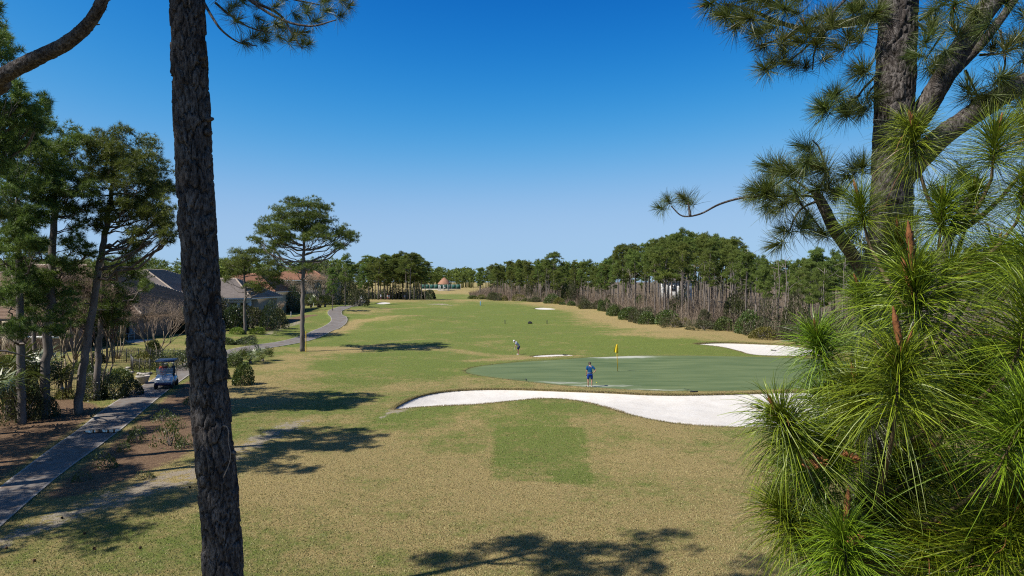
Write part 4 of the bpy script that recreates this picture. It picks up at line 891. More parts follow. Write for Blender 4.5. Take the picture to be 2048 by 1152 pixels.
def grove():
    r = np.random.default_rng(56)
    L = [(738, 512, 602, 0), (760, 520, 597, 2), (775, 508, 598, 5), (792, 510, 598, 0), (806, 506, 597, 2), (820, 505, 597, 5), (838, 513, 597, 3), (850, 522, 598, 4), (750, 530, 597, 4), (812, 512, 596, 1), (828, 516, 597, 2), (785, 518, 596, 4), (768, 525, 598, 1), (843, 530, 597, 0), (798, 522, 597, 3), (728, 520, 600, 2), (745, 514, 600, 4), (756, 516, 598, 2), (780, 512, 598, 4), (815, 520, 598, 4), (834, 522, 598, 2), (770, 530, 598, 4), (712, 528, 600, 4)]
    for px, pt, pb, v in L:
        d = 236 + r.uniform(-14, 26); x = (px - 1024) / F * d
        far_pine(x, d, CZ + (HOR - pt) / F * d - float(HB(x, d)), f"bare-stemmed {'front' if d < 245 else 'back'} pine {'at the left end' if px < 755 else ('left of the middle' if px < 785 else ('right of the middle' if px < 815 else 'at the right end'))} of the grove with the distant golfers", 'pines of the grove left of the fairway', r, v, 1.35)
    for px, pt, d, v, wd, l in [(728, 530, 178, 4, .8, 'low bright pine with two stems beside the far cart path bend'), (737, 535, 178, 4, .8, 'low pine with dark stem just right of the two-stemmed pine'), (720, 545, 183, 2, .8, 'small leafy pine in front of the distant carts'),
                                (690, 510, 150, 2, .9, 'dark pine behind the lone umbrella pine'), (665, 535, 140, 4, .9, 'pine hidden partly by the umbrella pine crown')]:
        x = (px - 1024) / F * d; far_pine(x, d, CZ + (HOR - pt) / F * d - float(HB(x, d)), l, None, r, v, wd)
grove()
# distant woods on the skyline read as one mass
def far_woods():
    r = np.random.default_rng(57); m = MB()
    def put(x, y, H):
        z = float(HB(x, y)); Rr = H * r.uniform(.22, .34); n = 7
        for (c, rad) in rand_clumps((x, y, z), H, H * .35, Rr, n, r):
            P, A = clump_points(np.array(c), np.array(rad) * 1.25, 16, r); V, Fc, tt = blades(P, A, 4, 1.05, .36, r, .95, .42 + r.normal(0, .16), .14); m.add(V, Fc, tt)
        addtube(m, [(x, y, z - .3), (x, y, z + H * .8)], [.25, .1], 4, 0.25)
    for k in range(330):                              # behind the houses
        y = r.uniform(190, 420); px = r.uniform(-30, 700); x = (px - 1024) / F * y; put(x, y, CZ + (HOR - r.uniform(518, 545)) / F * y - float(HB(x, y)))
    for k in range(150):                              # behind the tennis court
        y = r.uniform(445, 560); px = r.uniform(780, 1010); x = (px - 1024) / F * y; put(x, y, CZ + (HOR - r.uniform(533, 548)) / F * y - float(HB(x, y)))
    for k in range(240):                              # behind the wood on the right
        y = r.uniform(250, 480); px = r.uniform(925, 2150); x = (px - 1024) / F * y
        if woodsd(np.array([x]), np.array([y]))[0] < 12: continue
        put(x, y, CZ + (HOR - r.uniform(521, 548)) / F * y - float(HB(x, y)))
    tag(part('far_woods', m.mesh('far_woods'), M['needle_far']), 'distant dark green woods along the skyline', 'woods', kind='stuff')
far_woods()

# bare brush that fills the edge of the wood, and grey dead trunks standing in it
def brush():
    r = np.random.default_rng(58); n = 23000
    y = 62 + 270 * r.random(n) ** 1.35; off = 1.2 + 26 * r.random(n) ** 1.3; x = np.interp(y, EDGE_W[:, 1], EDGE_W[:, 0]) + off
    k = x < .9 * y; x, y, off = x[k], y[k], off[k]; n = len(x); z = HB(x, y)
    h = (0.9 + 3.9 * r.random(n) ** 1.7) * (0.5 + .5 * sm(1, 9, off)) * (0.45 + 1.0 * vnoise(x, y, 7, 21)); lean = r.normal(0, .24, (n, 2)) * h[:, None]
    P = np.stack([x, y, z - .05], -1); T = P + np.c_[lean, h]; mid = (P + T) / 2 + r.normal(0, .1, (n, 3)); w = .016 + .0001 * y + .02 * r.random(n) ** 3
    a = r.random(n) * PI; s = np.stack([np.cos(a) * w, np.sin(a) * w * .3, 0 * w], -1)
    V = [np.stack([P - s, P + s, mid + s * .7, mid - s * .7, T], 1).reshape(-1, 3)]
    b = np.arange(n)[:, None] * 5; Fq = b + np.array([[0, 1, 2, 3]]); Ft = b + np.array([[3, 2, 4]])
    tint = np.repeat(np.clip(.45 + .9 * (vnoise(x, y, 6, 8) - .5) + r.normal(0, .2, n), 0, 1), 5)
    Fs3 = [Ft]; cnt = 5 * n; tl = [tint]
    for q in range(5):                                # side twigs
        t = r.uniform(.35, .9, (n, 1)); o = P * (1 - t) + T * t; e = o + np.c_[r.normal(0, .28, (n, 2)), .15 + .5 * r.random(n)] * (h[:, None] * .3); ss = s * .6
        V.append(np.stack([o - ss, o + ss, e], 1).reshape(-1, 3)); Fs3.append(cnt + np.arange(3 * n).reshape(-1, 3)); cnt += 3 * n; tl.append(np.repeat(tint.reshape(-1, 5)[:, 0], 3))
    me = make_mesh('brush', np.concatenate(V), [Fq, np.concatenate(Fs3)], False, {'tint': np.concatenate(tl)})
    tag(part('undergrowth', me, M['twig']), 'leafless purple grey brush filling the edge of the wood', 'brush', kind='stuff')
brush()
def dead_variant(seed):
    r = np.random.default_rng(seed); m = MB(); H = 9.0; T = spline([(0, 0, -.2), (r.normal(0, .15), 0, 3), (r.normal(0, .25), r.normal(0, .2), 6), (r.normal(0, .35), 0, H)], 5)
    addtube(m, T, np.linspace(.11, .03, len(T)), 5, .7)
    for _ in range(7):
        k = r.integers(6, len(T) - 1); a = r.uniform(0, 6.28); l = r.uniform(.4, 1.8)
        addtube(m, curve(T[k], T[k] + (math.cos(a) * l, math.sin(a) * l, l * r.uniform(.2, 1)), r.normal(0, .1, 3), 4), np.linspace(.035, .012, 4), 4, .7)
    me = m.mesh('dead_tree', True); me.materials.append(M['deadwood']); return me
DEADV = [dead_variant(300 + i) for i in range(5)]
def deadwoods():
    r = np.random.default_rng(59)
    for k in range(150):
        y = 66 + 150 * r.random() ** 1.3; off = r.uniform(4, 34); x = float(np.interp(y, EDGE_W[:, 1], EDGE_W[:, 0])) + off
        if x > .8 * y: continue
        px = 1024 + F * x / y; s = r.uniform(.55, 1.15); near = px > 1480
        o = part('dead_tree', DEADV[r.integers(5)], None, None, (x, y, float(HB(x, y))), (0, 0, r.random() * 6.28), (s, s, s * r.uniform(.9, 1.2)))
        tag(o, f"{'tall' if s > .9 else 'short'} leafless grey trunk {'fronting' if off < 14 else 'inside'} the wood, {zone(x, y)}", 'dead tree', f'grey trunks {zone(x, y)}')
deadwoods()

# ------------------------------------------------------------------ shrubs
def bush_variant(seed, leaf=.10, n=1500, rough=.3, matk='leaf', lens=1.0, boxy=False):
    """unit bush: radius 1 across, height 1, leafy and uneven, with stems"""
    r = np.random.default_rng(seed); u = norm(r.normal(size=(n, 3))); u[:, 2] = abs(u[:, 2])
    lob = norm(r.normal(size=(9, 3))); lob[:, 2] = abs(lob[:, 2]); amp = r.uniform(-.5, .9, 9)
    rad = 1 - rough * .5 + rough * (np.exp(-4 * (1 - u @ lob.T)) * amp).sum(1)
    if boxy: u = u / np.maximum(abs(u).max(1, keepdims=True), .75)
    P = u * (rad * (0.55 + .45 * r.random(n) ** .5))[:, None]; P[:, 2] = P[:, 2] * .92 + .03
    A = norm(u + r.normal(0, .7, (n, 3))); s = norm(np.cross(A, r.normal(size=(n, 3)))); l = leaf * (0.6 + .7 * r.random(n))[:, None] * lens; w = leaf * .32
    V = np.stack([P, P + A * l * .5 + s * w, P + A * l, P + A * l * .5 - s * w], 1).reshape(-1, 3)
    lb = r.integers(0, 9, n); tint = np.clip(.45 + .1 * amp[lb] + r.normal(0, .2, n), 0, 1)
    m = MB(); m.add(V, np.arange(4 * n).reshape(-1, 4), np.repeat(tint, 4)); fo = m.mesh('foliage'); fo.materials.append(M[matk])
    m = MB()
    for k in range(6):
        a = k * 1.05 + r.random(); q = r.uniform(.2, .6); addtube(m, curve((0, 0, -.05), (math.cos(a) * q, math.sin(a) * q, r.uniform(.4, .7)), r.normal(0, .05, 3), 4), np.linspace(.03, .01, 4), 4)
    st = m.mesh('stem', True); st.materials.append(M['bark_far']); return fo, st
BUSH = {k: [bush_variant(400 + 10 * i + j, lf, n, ro, k2, 1, bx) for j in range(3)] for i, (k, lf, n, ro, k2, bx) in enumerate([('green', .095, 2500, .4, 'leaf', 0), ('dark', .085, 2500, .36, 'leaf_dark', 0), ('lime', .09, 2200, .4, 'leaf_lime', 0),
        ('yellow', .10, 1300, .3, 'leaf_yellow', 0), ('olive', .085, 2000, .55, 'leaf_olive', 0), ('hedge', .06, 2600, .12, 'leaf_dark', 1), ('sparse', .12, 420, .6, 'leaf', 0)])}
def bush(px, py, wpx, hpx, kind, label, r, group=None, name='shrub', depth=1.0, dist=None):
    g = G(px, py) if dist is None else np.array([(px - 1024) / F * dist, dist]); k = g[1] / F; sx = wpx * k / 2; sy = sx * depth; g = g + np.array([0, sy * .6])
    x, y = g; t = thing(name, label, 'shrub' if name != 'hedge' else 'hedge', (x, y, float(HB(x, y)) - .03), 0.0, group, (sx, sy, hpx * k * 1.03))
    fo, st = BUSH[kind][r.integers(3)]; a = part('foliage', fo, None, t); part('stem', st, None, t)
    if kind != 'hedge': a.rotation_euler = (0, 0, r.random() * 6.28)
    return t
def shrubs():
    r = np.random.default_rng(60)
    for a in [(168, 803, 70, 40, 'dark', 'dark rounded shrub at the left end of the path hedge'), (215, 800, 66, 42, 'dark', 'dark rounded shrub in the middle of the path hedge'), (254, 793, 54, 38, 'dark', 'dark rounded shrub at the planter end of the path hedge'),
              (283, 741, 46, 38, 'yellow', 'yellow-green shrub inside the low iron fence by the parked planter'), (300, 716, 34, 44, 'green', 'upright green shrub above the yellow-green one behind the planter'), (318, 742, 34, 26, 'yellow', 'low golden shrub just behind the golf cart'),
              (478, 772, 52, 54, 'green', 'glossy green rounded shrub right of the big dark trunk'), (386, 765, 24, 40, 'green', 'green shrub just left of the big dark trunk'), (470, 669, 34, 19, 'lime', 'bright lime shrub left of the smaller pine'), (509, 669, 34, 19, 'lime', 'bright lime shrub right of the smaller pine'),
              (448, 690, 40, 18, 'green', 'low green shrub beside the path where it passes the trunk'), (482, 690, 50, 16, 'dark', 'low dark shrub in front of the lime shrubs'), (455, 662, 64, 62, 'dark', 'tall dark shrub in front of the grey-roofed house', 91), (528, 652, 40, 58, 'dark', 'dark pointed shrub at the end of the brush hedge', 94),
              (580, 626, 44, 46, 'dark', 'dark shrub beside the pine straw bed with the bird box'), (548, 640, 26, 18, 'yellow', 'yellowish shrub at the edge of the pine straw bed'), (432, 640, 60, 60, 'olive', 'brownish hedge shrub behind the tall dark shrub', 96), (497, 640, 64, 56, 'olive', 'brownish hedge shrub left of the dark pointed shrub', 95),
              (612, 612, 40, 30, 'olive', 'grey shrub at the foot of the far trees by the lone pine'), (500, 680, 20, 12, 'olive', 'small brown shrub under the right lime shrub'), (1530, 668, 50, 40, 'green', 'bright green shrub at the wood edge above the right bunker')]:
        bush(a[0], a[1], a[2], a[3], a[4], a[5], r, dist=a[6] if len(a) > 6 else None)
    for a in [(105, 762, 60, 34, 'dark', 'dark round shrub in front of the sill band of the brown house'), (160, 748, 50, 30, 'green', 'green round shrub behind the tall crape myrtle'), (60, 740, 60, 50, 'olive', 'grey tangled shrub by the brown house pillar'), (190, 728, 40, 28, 'dark', 'dark shrub beside the patio, left of the lawn'),
              (345, 668, 70, 40, 'dark', 'dark shrub at the back of the lawn, touching the big trunk'), (290, 664, 60, 36, 'olive', 'grey-green shrub at the back of the lawn under the house roof'), (382, 690, 40, 22, 'green', 'low green shrub where the lawn meets the big trunk'), (250, 668, 40, 26, 'dark', 'dark shrub right behind the patio chairs'), (420, 650, 50, 56, 'dark', 'dark shrub between the big trunk and the tall dark shrub', 90),
              (462, 735, 46, 26, 'green', 'low green shrub behind the glossy rounded one'), (440, 760, 40, 36, 'dark', 'dark shrub tucked against the big trunk on its right'), (560, 612, 60, 44, 'olive', 'grey-green shrub before the terracotta-roofed house'), (120, 800, 44, 26, 'yellow', 'yellowish shrub at the foot of the tall crape myrtle'), (552, 645, 44, 50, 'olive', 'grey-green shrub at the corner of the porch wall', 98), (475, 640, 40, 40, 'green', 'green shrub under the white porch columns', 93), (200, 700, 70, 60, 'dark', 'dark shrub against the brown house left of the patio', 70), (300, 690, 70, 60, 'olive', 'thin grey shrub behind the bare crape myrtle on the lawn', 84), (355, 690, 60, 64, 'dark', 'dark tall shrub behind the lawn beside the big trunk', 86), (30, 770, 80, 60, 'green', 'green shrub under the palmettos at the left edge', 42), (230, 775, 60, 34, 'green', 'green shrub behind the path hedge', 50), (180, 772, 60, 36, 'dark', 'dark shrub behind the path hedge at its left', 49)]:
        bush(a[0], a[1], a[2], a[3], a[4], a[5], r, dist=a[6] if len(a) > 6 else None)
    for a in [(340, 742, 84, 38, 'clipped dark hedge curving behind the golf cart'), (372, 738, 60, 36, 'clipped dark hedge touching the big dark trunk behind the cart'), (455, 622, 90, 18, 'low hedge under the grey-roofed house porch'), (236, 716, 46, 16, 'small hedge in front of the iron fence by the lawn'), (268, 714, 36, 16, 'small hedge next to the yellow-green shrub')]:
        bush(a[0], a[1], a[2], a[3], 'hedge', a[4], r, name='hedge', depth=.6)
    for i, (px, py, w, h) in enumerate([(330, 896, 60, 60), (262, 888, 46, 44), (205, 940, 60, 36), (318, 845, 40, 30), (240, 905, 34, 26), (345, 860, 36, 30), (150, 965, 40, 22), (375, 810, 34, 24), (290, 960, 40, 20), (360, 900, 40, 34), (408, 800, 40, 22)]):
        bush(px, py, w, h, 'sparse', ['largest sparse shrub in the middle of the pine straw bed', 'sparse shrub at the path edge right of the puddle', 'low wide shrub at the path edge below the puddle', 'thin shrub in the upper half of the straw bed', 'small thin shrub between the puddle and the largest sparse shrub', 'thin shrub just above the largest sparse shrub', 'lowest shrub of the straw bed, by the path edge', 'thin shrub at the top of the straw bed near the cart', 'flat shrub between the straw bed and the bare sand', 'sparse shrub between the largest one and the big trunk', 'thin shrub at the big trunk, topmost in the straw bed'][i], r, 'sparse shrubs in the pine straw bed')
    for (px, py, w, h), nth in zip([(548, 606, 50, 40), (585, 604, 60, 50), (620, 606, 60, 60), (640, 606, 60, 70), (660, 612, 60, 66), (690, 606, 60, 56), (715, 600, 50, 44)], ('first', 'second', 'third', 'fourth', 'fifth', 'sixth', 'last')):
        bush(px, py, w, h, 'olive', f'{nth} grey-green scrub tree from the left behind the path bend', r, 'scrub trees behind the path bend', 'shrub_tree', dist=r.uniform(158, 190))
    for k in range(72):
        y = 60 + 225 * ((k + r.random()) / 72.0) ** 1.25; x = float(np.interp(y, EDGE_W[:, 1], EDGE_W[:, 0])) + r.uniform(-.4, 3.0); s = r.uniform(.9, 2.6); h = r.uniform(.9, 2.9) * (1.2 if y < 90 else 1)
        kd = ['green', 'green', 'olive', 'green', 'yellow', 'olive'][r.integers(6)]
        t = thing('shrub', f"{ {'green': 'green', 'olive': 'grey-green', 'yellow': 'yellowish'}[kd]} {'wide' if s > 1.9 else 'narrow'} {'tall' if h > 2.1 else 'low'} shrub edging the wood, {zone(x, y)}", 'shrub', (x, y, float(HB(x, y)) - .05), r.random() * 6, 'shrubs along the foot of the wood', (s, s, h))
        fo, st = BUSH[kd][r.integers(3)]; part('foliage', fo, None, t); part('stem', st, None, t)
    for x, y, q, h in UNDER:
        kd = ['olive', 'olive', 'green'][r.integers(3)]; t = thing('shrub_tree', f"{'leafy green' if kd == 'green' else 'grey-green'} understory tree inside the wood, {zone(x, y)}", 'tree', (x, y, float(HB(x, y)) - .05), r.random() * 6, 'understory trees of the wood', (q, q, h))
        fo, st = BUSH[kd][r.integers(3)]; part('foliage', fo, None, t); part('stem', st, None, t)
    for i in range(12):
        px = 730 + 12 * i; d = r.uniform(262, 285); x = (px - 1024) / F * d; q = r.uniform(2.4, 3.6); t = thing('shrub', ['dark shrub behind the left end of the distant grove', 'dark shrub behind the middle of the distant grove', 'dark shrub behind the right end of the distant grove'][i // 4], 'shrub', (x, d, float(HB(x, d)) - .1), r.random() * 6, 'shrubs behind the grove', (q, q, r.uniform(3, 5)))
        fo, st = BUSH['dark' if i % 2 else 'olive'][r.integers(3)]; part('foliage', fo, None, t); part('stem', st, None, t)
    for px, py, w, h, l in [(20, 850, 90, 90, 'dark tangled shrub in the shade under the palmettos'), (70, 840, 70, 60, 'dark shrub at the foot of the forked pine'), (-20, 800, 90, 80, 'dark shrub at the left edge by the house wall')]:
        bush(px, py, w, h, 'olive', l, r)
shrubs()

# bare branching shrubs and crape myrtles
def bare_tree(label, base_px, hpx, spread, seed, stems=5, levels=5, dist=None, matk='bark_pale', r0=.055, name='bare_tree', cat='tree', split=.35):
    r = np.random.default_rng(seed); g = G(*base_px) if dist is None else np.array([(base_px[0] - 1024) / F * dist, dist]); d = g[1]; base = np.array([g[0], d, float(HB(*g))]); H = hpx * d / F
    m = MB(); tw = MB()
    def grow(p, dr, l, rad, lev):
        e = p + dr * l; bend = r.normal(0, .06 * l, 3); C = curve(p, e, bend, 4)
        if lev < 2: addtube(m, C, np.linspace(rad, rad * .72, 4), 5, .6)
        else: addtube(tw, C[[0, 2, 3]] if lev < 5 else C[[0, 3]], np.linspace(rad, rad * .6, 3 if lev < 5 else 2), 3, r.uniform(.3, .9))
        if lev >= levels: return
        for _ in range(3 if lev > 0 else 3):
            nd = norm(dr + norm(r.normal(size=3)) * (split + .1 * lev) * np.array([1, 1, .5]) + np.array([0, 0, .08])); grow(e, nd, l * r.uniform(.6, .85), rad * .6, lev + 1)
    for k in range(stems):
        a = k * 6.283 / stems + r.random(); q = spread * r.uniform(.5, 1.1); grow(base + np.array([math.cos(a), math.sin(a), 0]) * .12, norm(np.array([math.cos(a) * q, math.sin(a) * q, 1.0])), H * .36, r0, 0)
    t = thing(name, label, cat, base); part('trunk', m.mesh('trunk', True, base), M[matk], t); part('crown', tw.mesh('crown', False, base), M['twig'], t)
bare_tree('bare crape myrtle on the lawn left of the big trunk', (311, 700), 105, .75, 500, 6, 6, dist=62)
bare_tree('tall bare crape myrtle with pale stems in front of the iron fence', (131, 797), 220, .22, 501, 6, 6, r0=.07, split=.28)
bare_tree('bare crape myrtle with yellowish stems behind the leaning pine', (207, 795), 190, .28, 502, 4, 6, r0=.07, split=.32)
bare_tree('bare crape myrtle beside the window of the brown house', (150, 740), 150, .35, 503, 5, 5, dist=58, r0=.06)
bare_tree('bare crape myrtle in front of the patio chairs', (235, 720), 120, .5, 504, 5, 5, dist=62, r0=.05)
bare_tree('leafless grey shrub at the left edge above the palmettos', (15, 760), 130, .5, 505, 6, 4, dist=44, matk='deadwood', name='bare_shrub', cat='shrub')
bare_tree('pale spreading leafless shrub behind the pine straw bed', (545, 626), 34, .9, 506, 7, 4, dist=120, matk='deadwood', name='bare_shrub', cat='shrub', r0=.08)
bare_tree('leafless brushy tree in front of the terracotta house', (590, 610), 52, .5, 507, 6, 5, dist=140, matk='deadwood', r0=.09)
bare_tree('leafless brushy tree right of the lone pine', (640, 606), 60, .5, 508, 7, 5, dist=150, matk='deadwood', r0=.1)
bare_tree('leafless brush hedge left of the smaller pine', (462, 640), 36, .9, 509, 9, 4, dist=100, matk='deadwood', name='bare_shrub', cat='shrub', r0=.05)

# fan palmettos and other spiky plants
def fan_frond(seed, n=22, L=.8):
    r = np.random.default_rng(seed); m = MB(); addtube(m, curve((0, 0, 0), (0, .9, .25), (0, 0, .12), 5), np.linspace(.018, .01, 5), 4, .5)
    for k in range(n):
        a = (k / (n - 1) - .5) * 4.4; d = np.array([math.sin(a), math.cos(a), .12 + .1 * r.normal()]); l = L * (1 - .12 * abs(a)) * r.uniform(.85, 1.05); o = np.array([0, .9, .25]); s = np.array([math.cos(a), -math.sin(a), .3]) * .026
        mid = o + d * l * .55 + (0, 0, .03); e = o + d * l + (0, 0, -.14 * r.random()); t = np.clip(.5 + r.normal(0, .2), 0, 1)
        m.add([o, mid - s, e, mid + s], np.array([[0, 1, 2, 3]]), t)
    me = m.mesh('frond'); me.materials.append(M['palm']); return me
FROND = [fan_frond(600 + i) for i in range(3)]
def palmetto(px, py, scale, n, label, seed, dist=None, trunk=0.6, name='palmetto', spread=(0.1, 1.25)):
    r = np.random.default_rng(seed); g = G(px, py) if dist is None else np.array([(px - 1024) / F * dist, dist]); base = (g[0], g[1], float(HB(*g))); t = thing(name, label, 'palm', base)
    m = MB(); addtube(m, [(0, 0, -.1), (.03, 0, trunk * .6), (0, 0, trunk)], [.16 * scale, .14 * scale, .12 * scale], 8); part('trunk', m.mesh('trunk', True), M['bark_far'], t)
    for k in range(n): part('frond', FROND[r.integers(3)], None, t, (0, 0, trunk - .05), (r.uniform(*spread) - .2, r.normal(0, .2), k * 2.4 + r.random()), scale * r.uniform(.8, 1.15))
palmetto(22, 838, 1.9, 20, 'largest fan palmetto at the left edge in sunlight', 601, trunk=1.8)
palmetto(82, 832, 1.4, 16, 'smaller fan palmetto beside the forked pine', 602, trunk=1.2)
palmetto(-30, 870, 1.6, 14, 'fan palmetto cut by the left edge of the picture', 603, trunk=1.4)
palmetto(500, 727, 1.0, 18, 'spreading palmetto clump beside the path, nearest the lone pine', 604, trunk=.2, name='palmetto')
palmetto(525, 722, .9, 16, 'low palmetto right of the spreading palmetto clump', 605, trunk=.15)
palmetto(475, 728, .9, 14, 'low palmetto left of the spreading palmetto clump', 606, trunk=.15)
for i, px in enumerate((622, 636, 650)): palmetto(px, 612, 1.6, 16, ['first sago-like palm from the lone pine at the path bend', 'second sago-like palm from the lone pine at the path bend', 'third sago-like palm from the lone pine, nearest the path bend'][i], 607 + i, dist=150, trunk=.6)
palmetto(272, 0, 1.2, 18, 'taller of two thin cabbage palms above the house roofs', 611, dist=150, trunk=9.6, name='cabbage_palm', spread=(-.9, .9))
palmetto(311, 0, 1.2, 18, 'shorter of two thin cabbage palms above the house roofs', 612, dist=150, trunk=8.9, name='cabbage_palm', spread=(-.9, .9))
def yucca(px, py, s, label, seed, dist=None):
    r = np.random.default_rng(seed); g = G(px, py) if dist is None else np.array([(px - 1024) / F * dist, dist]); base = (g[0], g[1], float(HB(*g))); t = thing('yucca', label, 'plant', base)
    m = MB(); addtube(m, [(0, 0, -.1), (0, 0, .35 * s)], [.1 * s, .07 * s], 7); part('stem', m.mesh('stem', True), M['bark_far'], t); m = MB()
    for k in range(60):
        a = r.uniform(0, 6.28); e = r.uniform(-.1, 1.4); d = np.array([math.cos(a) * math.cos(e), math.sin(a) * math.cos(e), math.sin(e)]); o = np.array([0, 0, .33 * s]); q = np.cross(d, (0, 0, 1)); q = q / (np.linalg.norm(q) + 1e-6) * .03 * s; l = s * r.uniform(.6, .9)
        m.add([o, o + d * l * .5 + q, o + d * l - (0, 0, .1 * s), o + d * l * .5 - q], np.array([[0, 1, 2, 3]]), r.random())
    part('crown', m.mesh('crown'), M['palm'], t)
yucca(365, 706, 1.0, 'spiky yucca on the lawn just left of the big trunk', 620, dist=58)
# ------------------------------------------------------------------ houses
def roofmat(name, c1, c2, c3, row=.34, col=.30):
    m, N, L = nt(name); b = N['Principled BSDF']; b.inputs['Roughness'].default_value = .8; b.inputs['Specular IOR Level'].default_value = .2
    v = coords(N, L); n1 = noise(N, L, 2.2, 3, .6, v); n2 = noise(N, L, .35, 3, .6, v); n3 = noise(N, L, 9, 3, .7, v)
    c = ramp2(N, L, n1, c1, c2, .35, .65); c = mixc(N, L, ramp2(N, L, n3, (0, 0, 0), (.7, .7, .7), .45, .7), c, c3)
    c = mixc(N, L, ramp2(N, L, n2, (0, 0, 0), (.5, .5, .5), .4, .7), c, tuple(x * .7 for x in c1)); L.new(c, b.inputs['Base Color']); L.new(bump(N, L, n3, .5, .02), b.inputs['Normal']); return m
M['roof_brown'] = roofmat('brown_concrete_tile', (.34, .225, .155), (.44, .31, .22), (.24, .165, .12))
M['roof_grey'] = roofmat('grey_brown_tile', (.31, .265, .24), (.40, .345, .315), (.23, .19, .17))
M['roof_terra'] = roofmat('terracotta_tile', (.38, .195, .12), (.48, .265, .17), (.29, .145, .09))
M['ridge'] = mat('pale_ridge_tile', (.52, .43, .34), (.40, .32, .25), 3, .8)
M['stucco_pink'] = mat('pinkish_stucco', (.36, .24, .185), (.31, .20, .155), 3, .9, .2, .01)
M['stucco_cream'] = mat('cream_stucco', (.55, .46, .33), (.48, .40, .28), 3, .9, .2, .01)
M['stucco_tan'] = mat('tan_stucco', (.42, .35, .27), (.36, .30, .23), 3, .9, .2, .01)
M['white'] = mat('white_paint', (.78, .78, .76), (.70, .70, .69), 4, .5, spec=.4)
M['fascia'] = mat('dark_gutter', (.06, .055, .055), (.10, .09, .085), 4, .6)
M['dark'] = mat('painted_opening_shade', (.018, .017, .018), (.03, .028, .028), 2, .8)  # near-black colour that paints in the shade of house openings
M['iron'] = mat('black_iron', (.02, .02, .02), (.035, .03, .028), 20, .5, spec=.4)
M['glass'] = mat('window_glass', (.05, .07, .09), (.03, .04, .05), 2, .05, spec=.7)
M['terracotta_pot'] = mat('pale_concrete', (.52, .47, .42), (.40, .36, .31), 9, .85, .3, .01)
M['chairwood'] = mat('pale_painted_wood', (.56, .53, .47), (.46, .43, .38), 12, .7)
def hip_roof(parent, x0, x1, y0, y1, ze, ridge, mk, over=.5, hips='ridge', nm='roof'):
    """hip roof of stepped tile courses; ridge = ((xa, ya), (xb, yb), z)"""
    (ra, rb, zr) = ridge; ex0, ex1, ey0, ey1 = x0 - over, x1 + over, y0 - over, y1 + over
    c = [np.array([ex0, ey0, ze]), np.array([ex1, ey0, ze]), np.array([ex1, ey1, ze]), np.array([ex0, ey1, ze])]; A = np.array([*ra, zr]); B = np.array([*rb, zr])
    if abs(ra[0] - rb[0]) >= abs(ra[1] - rb[1]): planes = [(c[0], c[1], A, B), (c[1], c[2], B, B), (c[2], c[3], B, A), (c[3], c[0], A, A)]; hp = [(c[0], A), (c[1], B), (c[2], B), (c[3], A), (A, B)]
    else: planes = [(c[0], c[1], A, A), (c[1], c[2], A, B), (c[2], c[3], B, B), (c[3], c[0], B, A)]; hp = [(c[0], A), (c[1], A), (c[2], B), (c[3], B), (A, B)]
    m = MB()
    for (p, q, s, e) in planes:
        nrm = norm(np.cross(q - p, s - p)); nrm = nrm if nrm[2] > 0 else -nrm; ln = np.linalg.norm((s + e) / 2 - (p + q) / 2); k = max(6, int(ln / .36))
        t = np.linspace(0, 1, k + 1)
        for i in range(k):      # each course overlaps the one below
            a0 = p + (s - p) * t[i]; b0 = q + (e - q) * t[i]; a1 = p + (s - p) * t[i + 1]; b1 = q + (e - q) * t[i + 1]; up = nrm * .13
            m.add([a0, b0, b0 + up, a0 + up, b1 + nrm * .012, a1 + nrm * .012], [(0, 1, 2, 3), (3, 2, 4, 5)], RNG.random())
    ro = part(nm, m.mesh('roof'), M[mk], parent); m = MB()
    box(m, (ex0 + .02, ey0 + .02, ze - .22), (ex1 - .02, ey1 - .02, ze - .02)); part('fascia', m.mesh('fascia'), M['fascia'] if mk == 'roof_brown' else M['white'], ro)
    for a, b in hp:
        m = MB()
        if np.linalg.norm(a - b) < .1: continue
        k = int(np.linalg.norm(b - a) / .4) + 1
        for i in range(k):
            p = a + (b - a) * i / k; q = a + (b - a) * (i + 1.1) / k; addtube(m, [p + (0, 0, .06), q + (0, 0, .05)], [.15, .11], 6)
        part('ridge_cap', m.mesh('ridge_cap', True), M[hips] if hips in M else M['ridge'], ro)
    return ro
def window(parent, x0, x1, z0, z1, y, grid=True, fm='white', nm='window'):
    w = part(nm, boxmesh('frame', (x0, y - .07, z0), (x1, y, z1)), M[fm], parent)
    nx, nz = (2, 2) if grid else (1, 1); bw = .07
    for i in range(nx):
        for j in range(nz):
            a = x0 + bw + (x1 - x0 - bw) * i / nx; b = x0 + (x1 - x0 - bw) * (i + 1) / nx; c = z0 + bw + (z1 - z0 - bw) * j / nz; d = z0 + (z1 - z0 - bw) * (j + 1) / nz
            part('pane', boxmesh('pane', (a, y - .078, c), (b, y - .06, d)), M['glass'], w)
    return w
def walls(parent, x0, x1, y0, y1, z0, z1, mk): return part('wall', boxmesh('wall', (x0, y0, z0), (x1, y1, z1)), M[mk], parent)
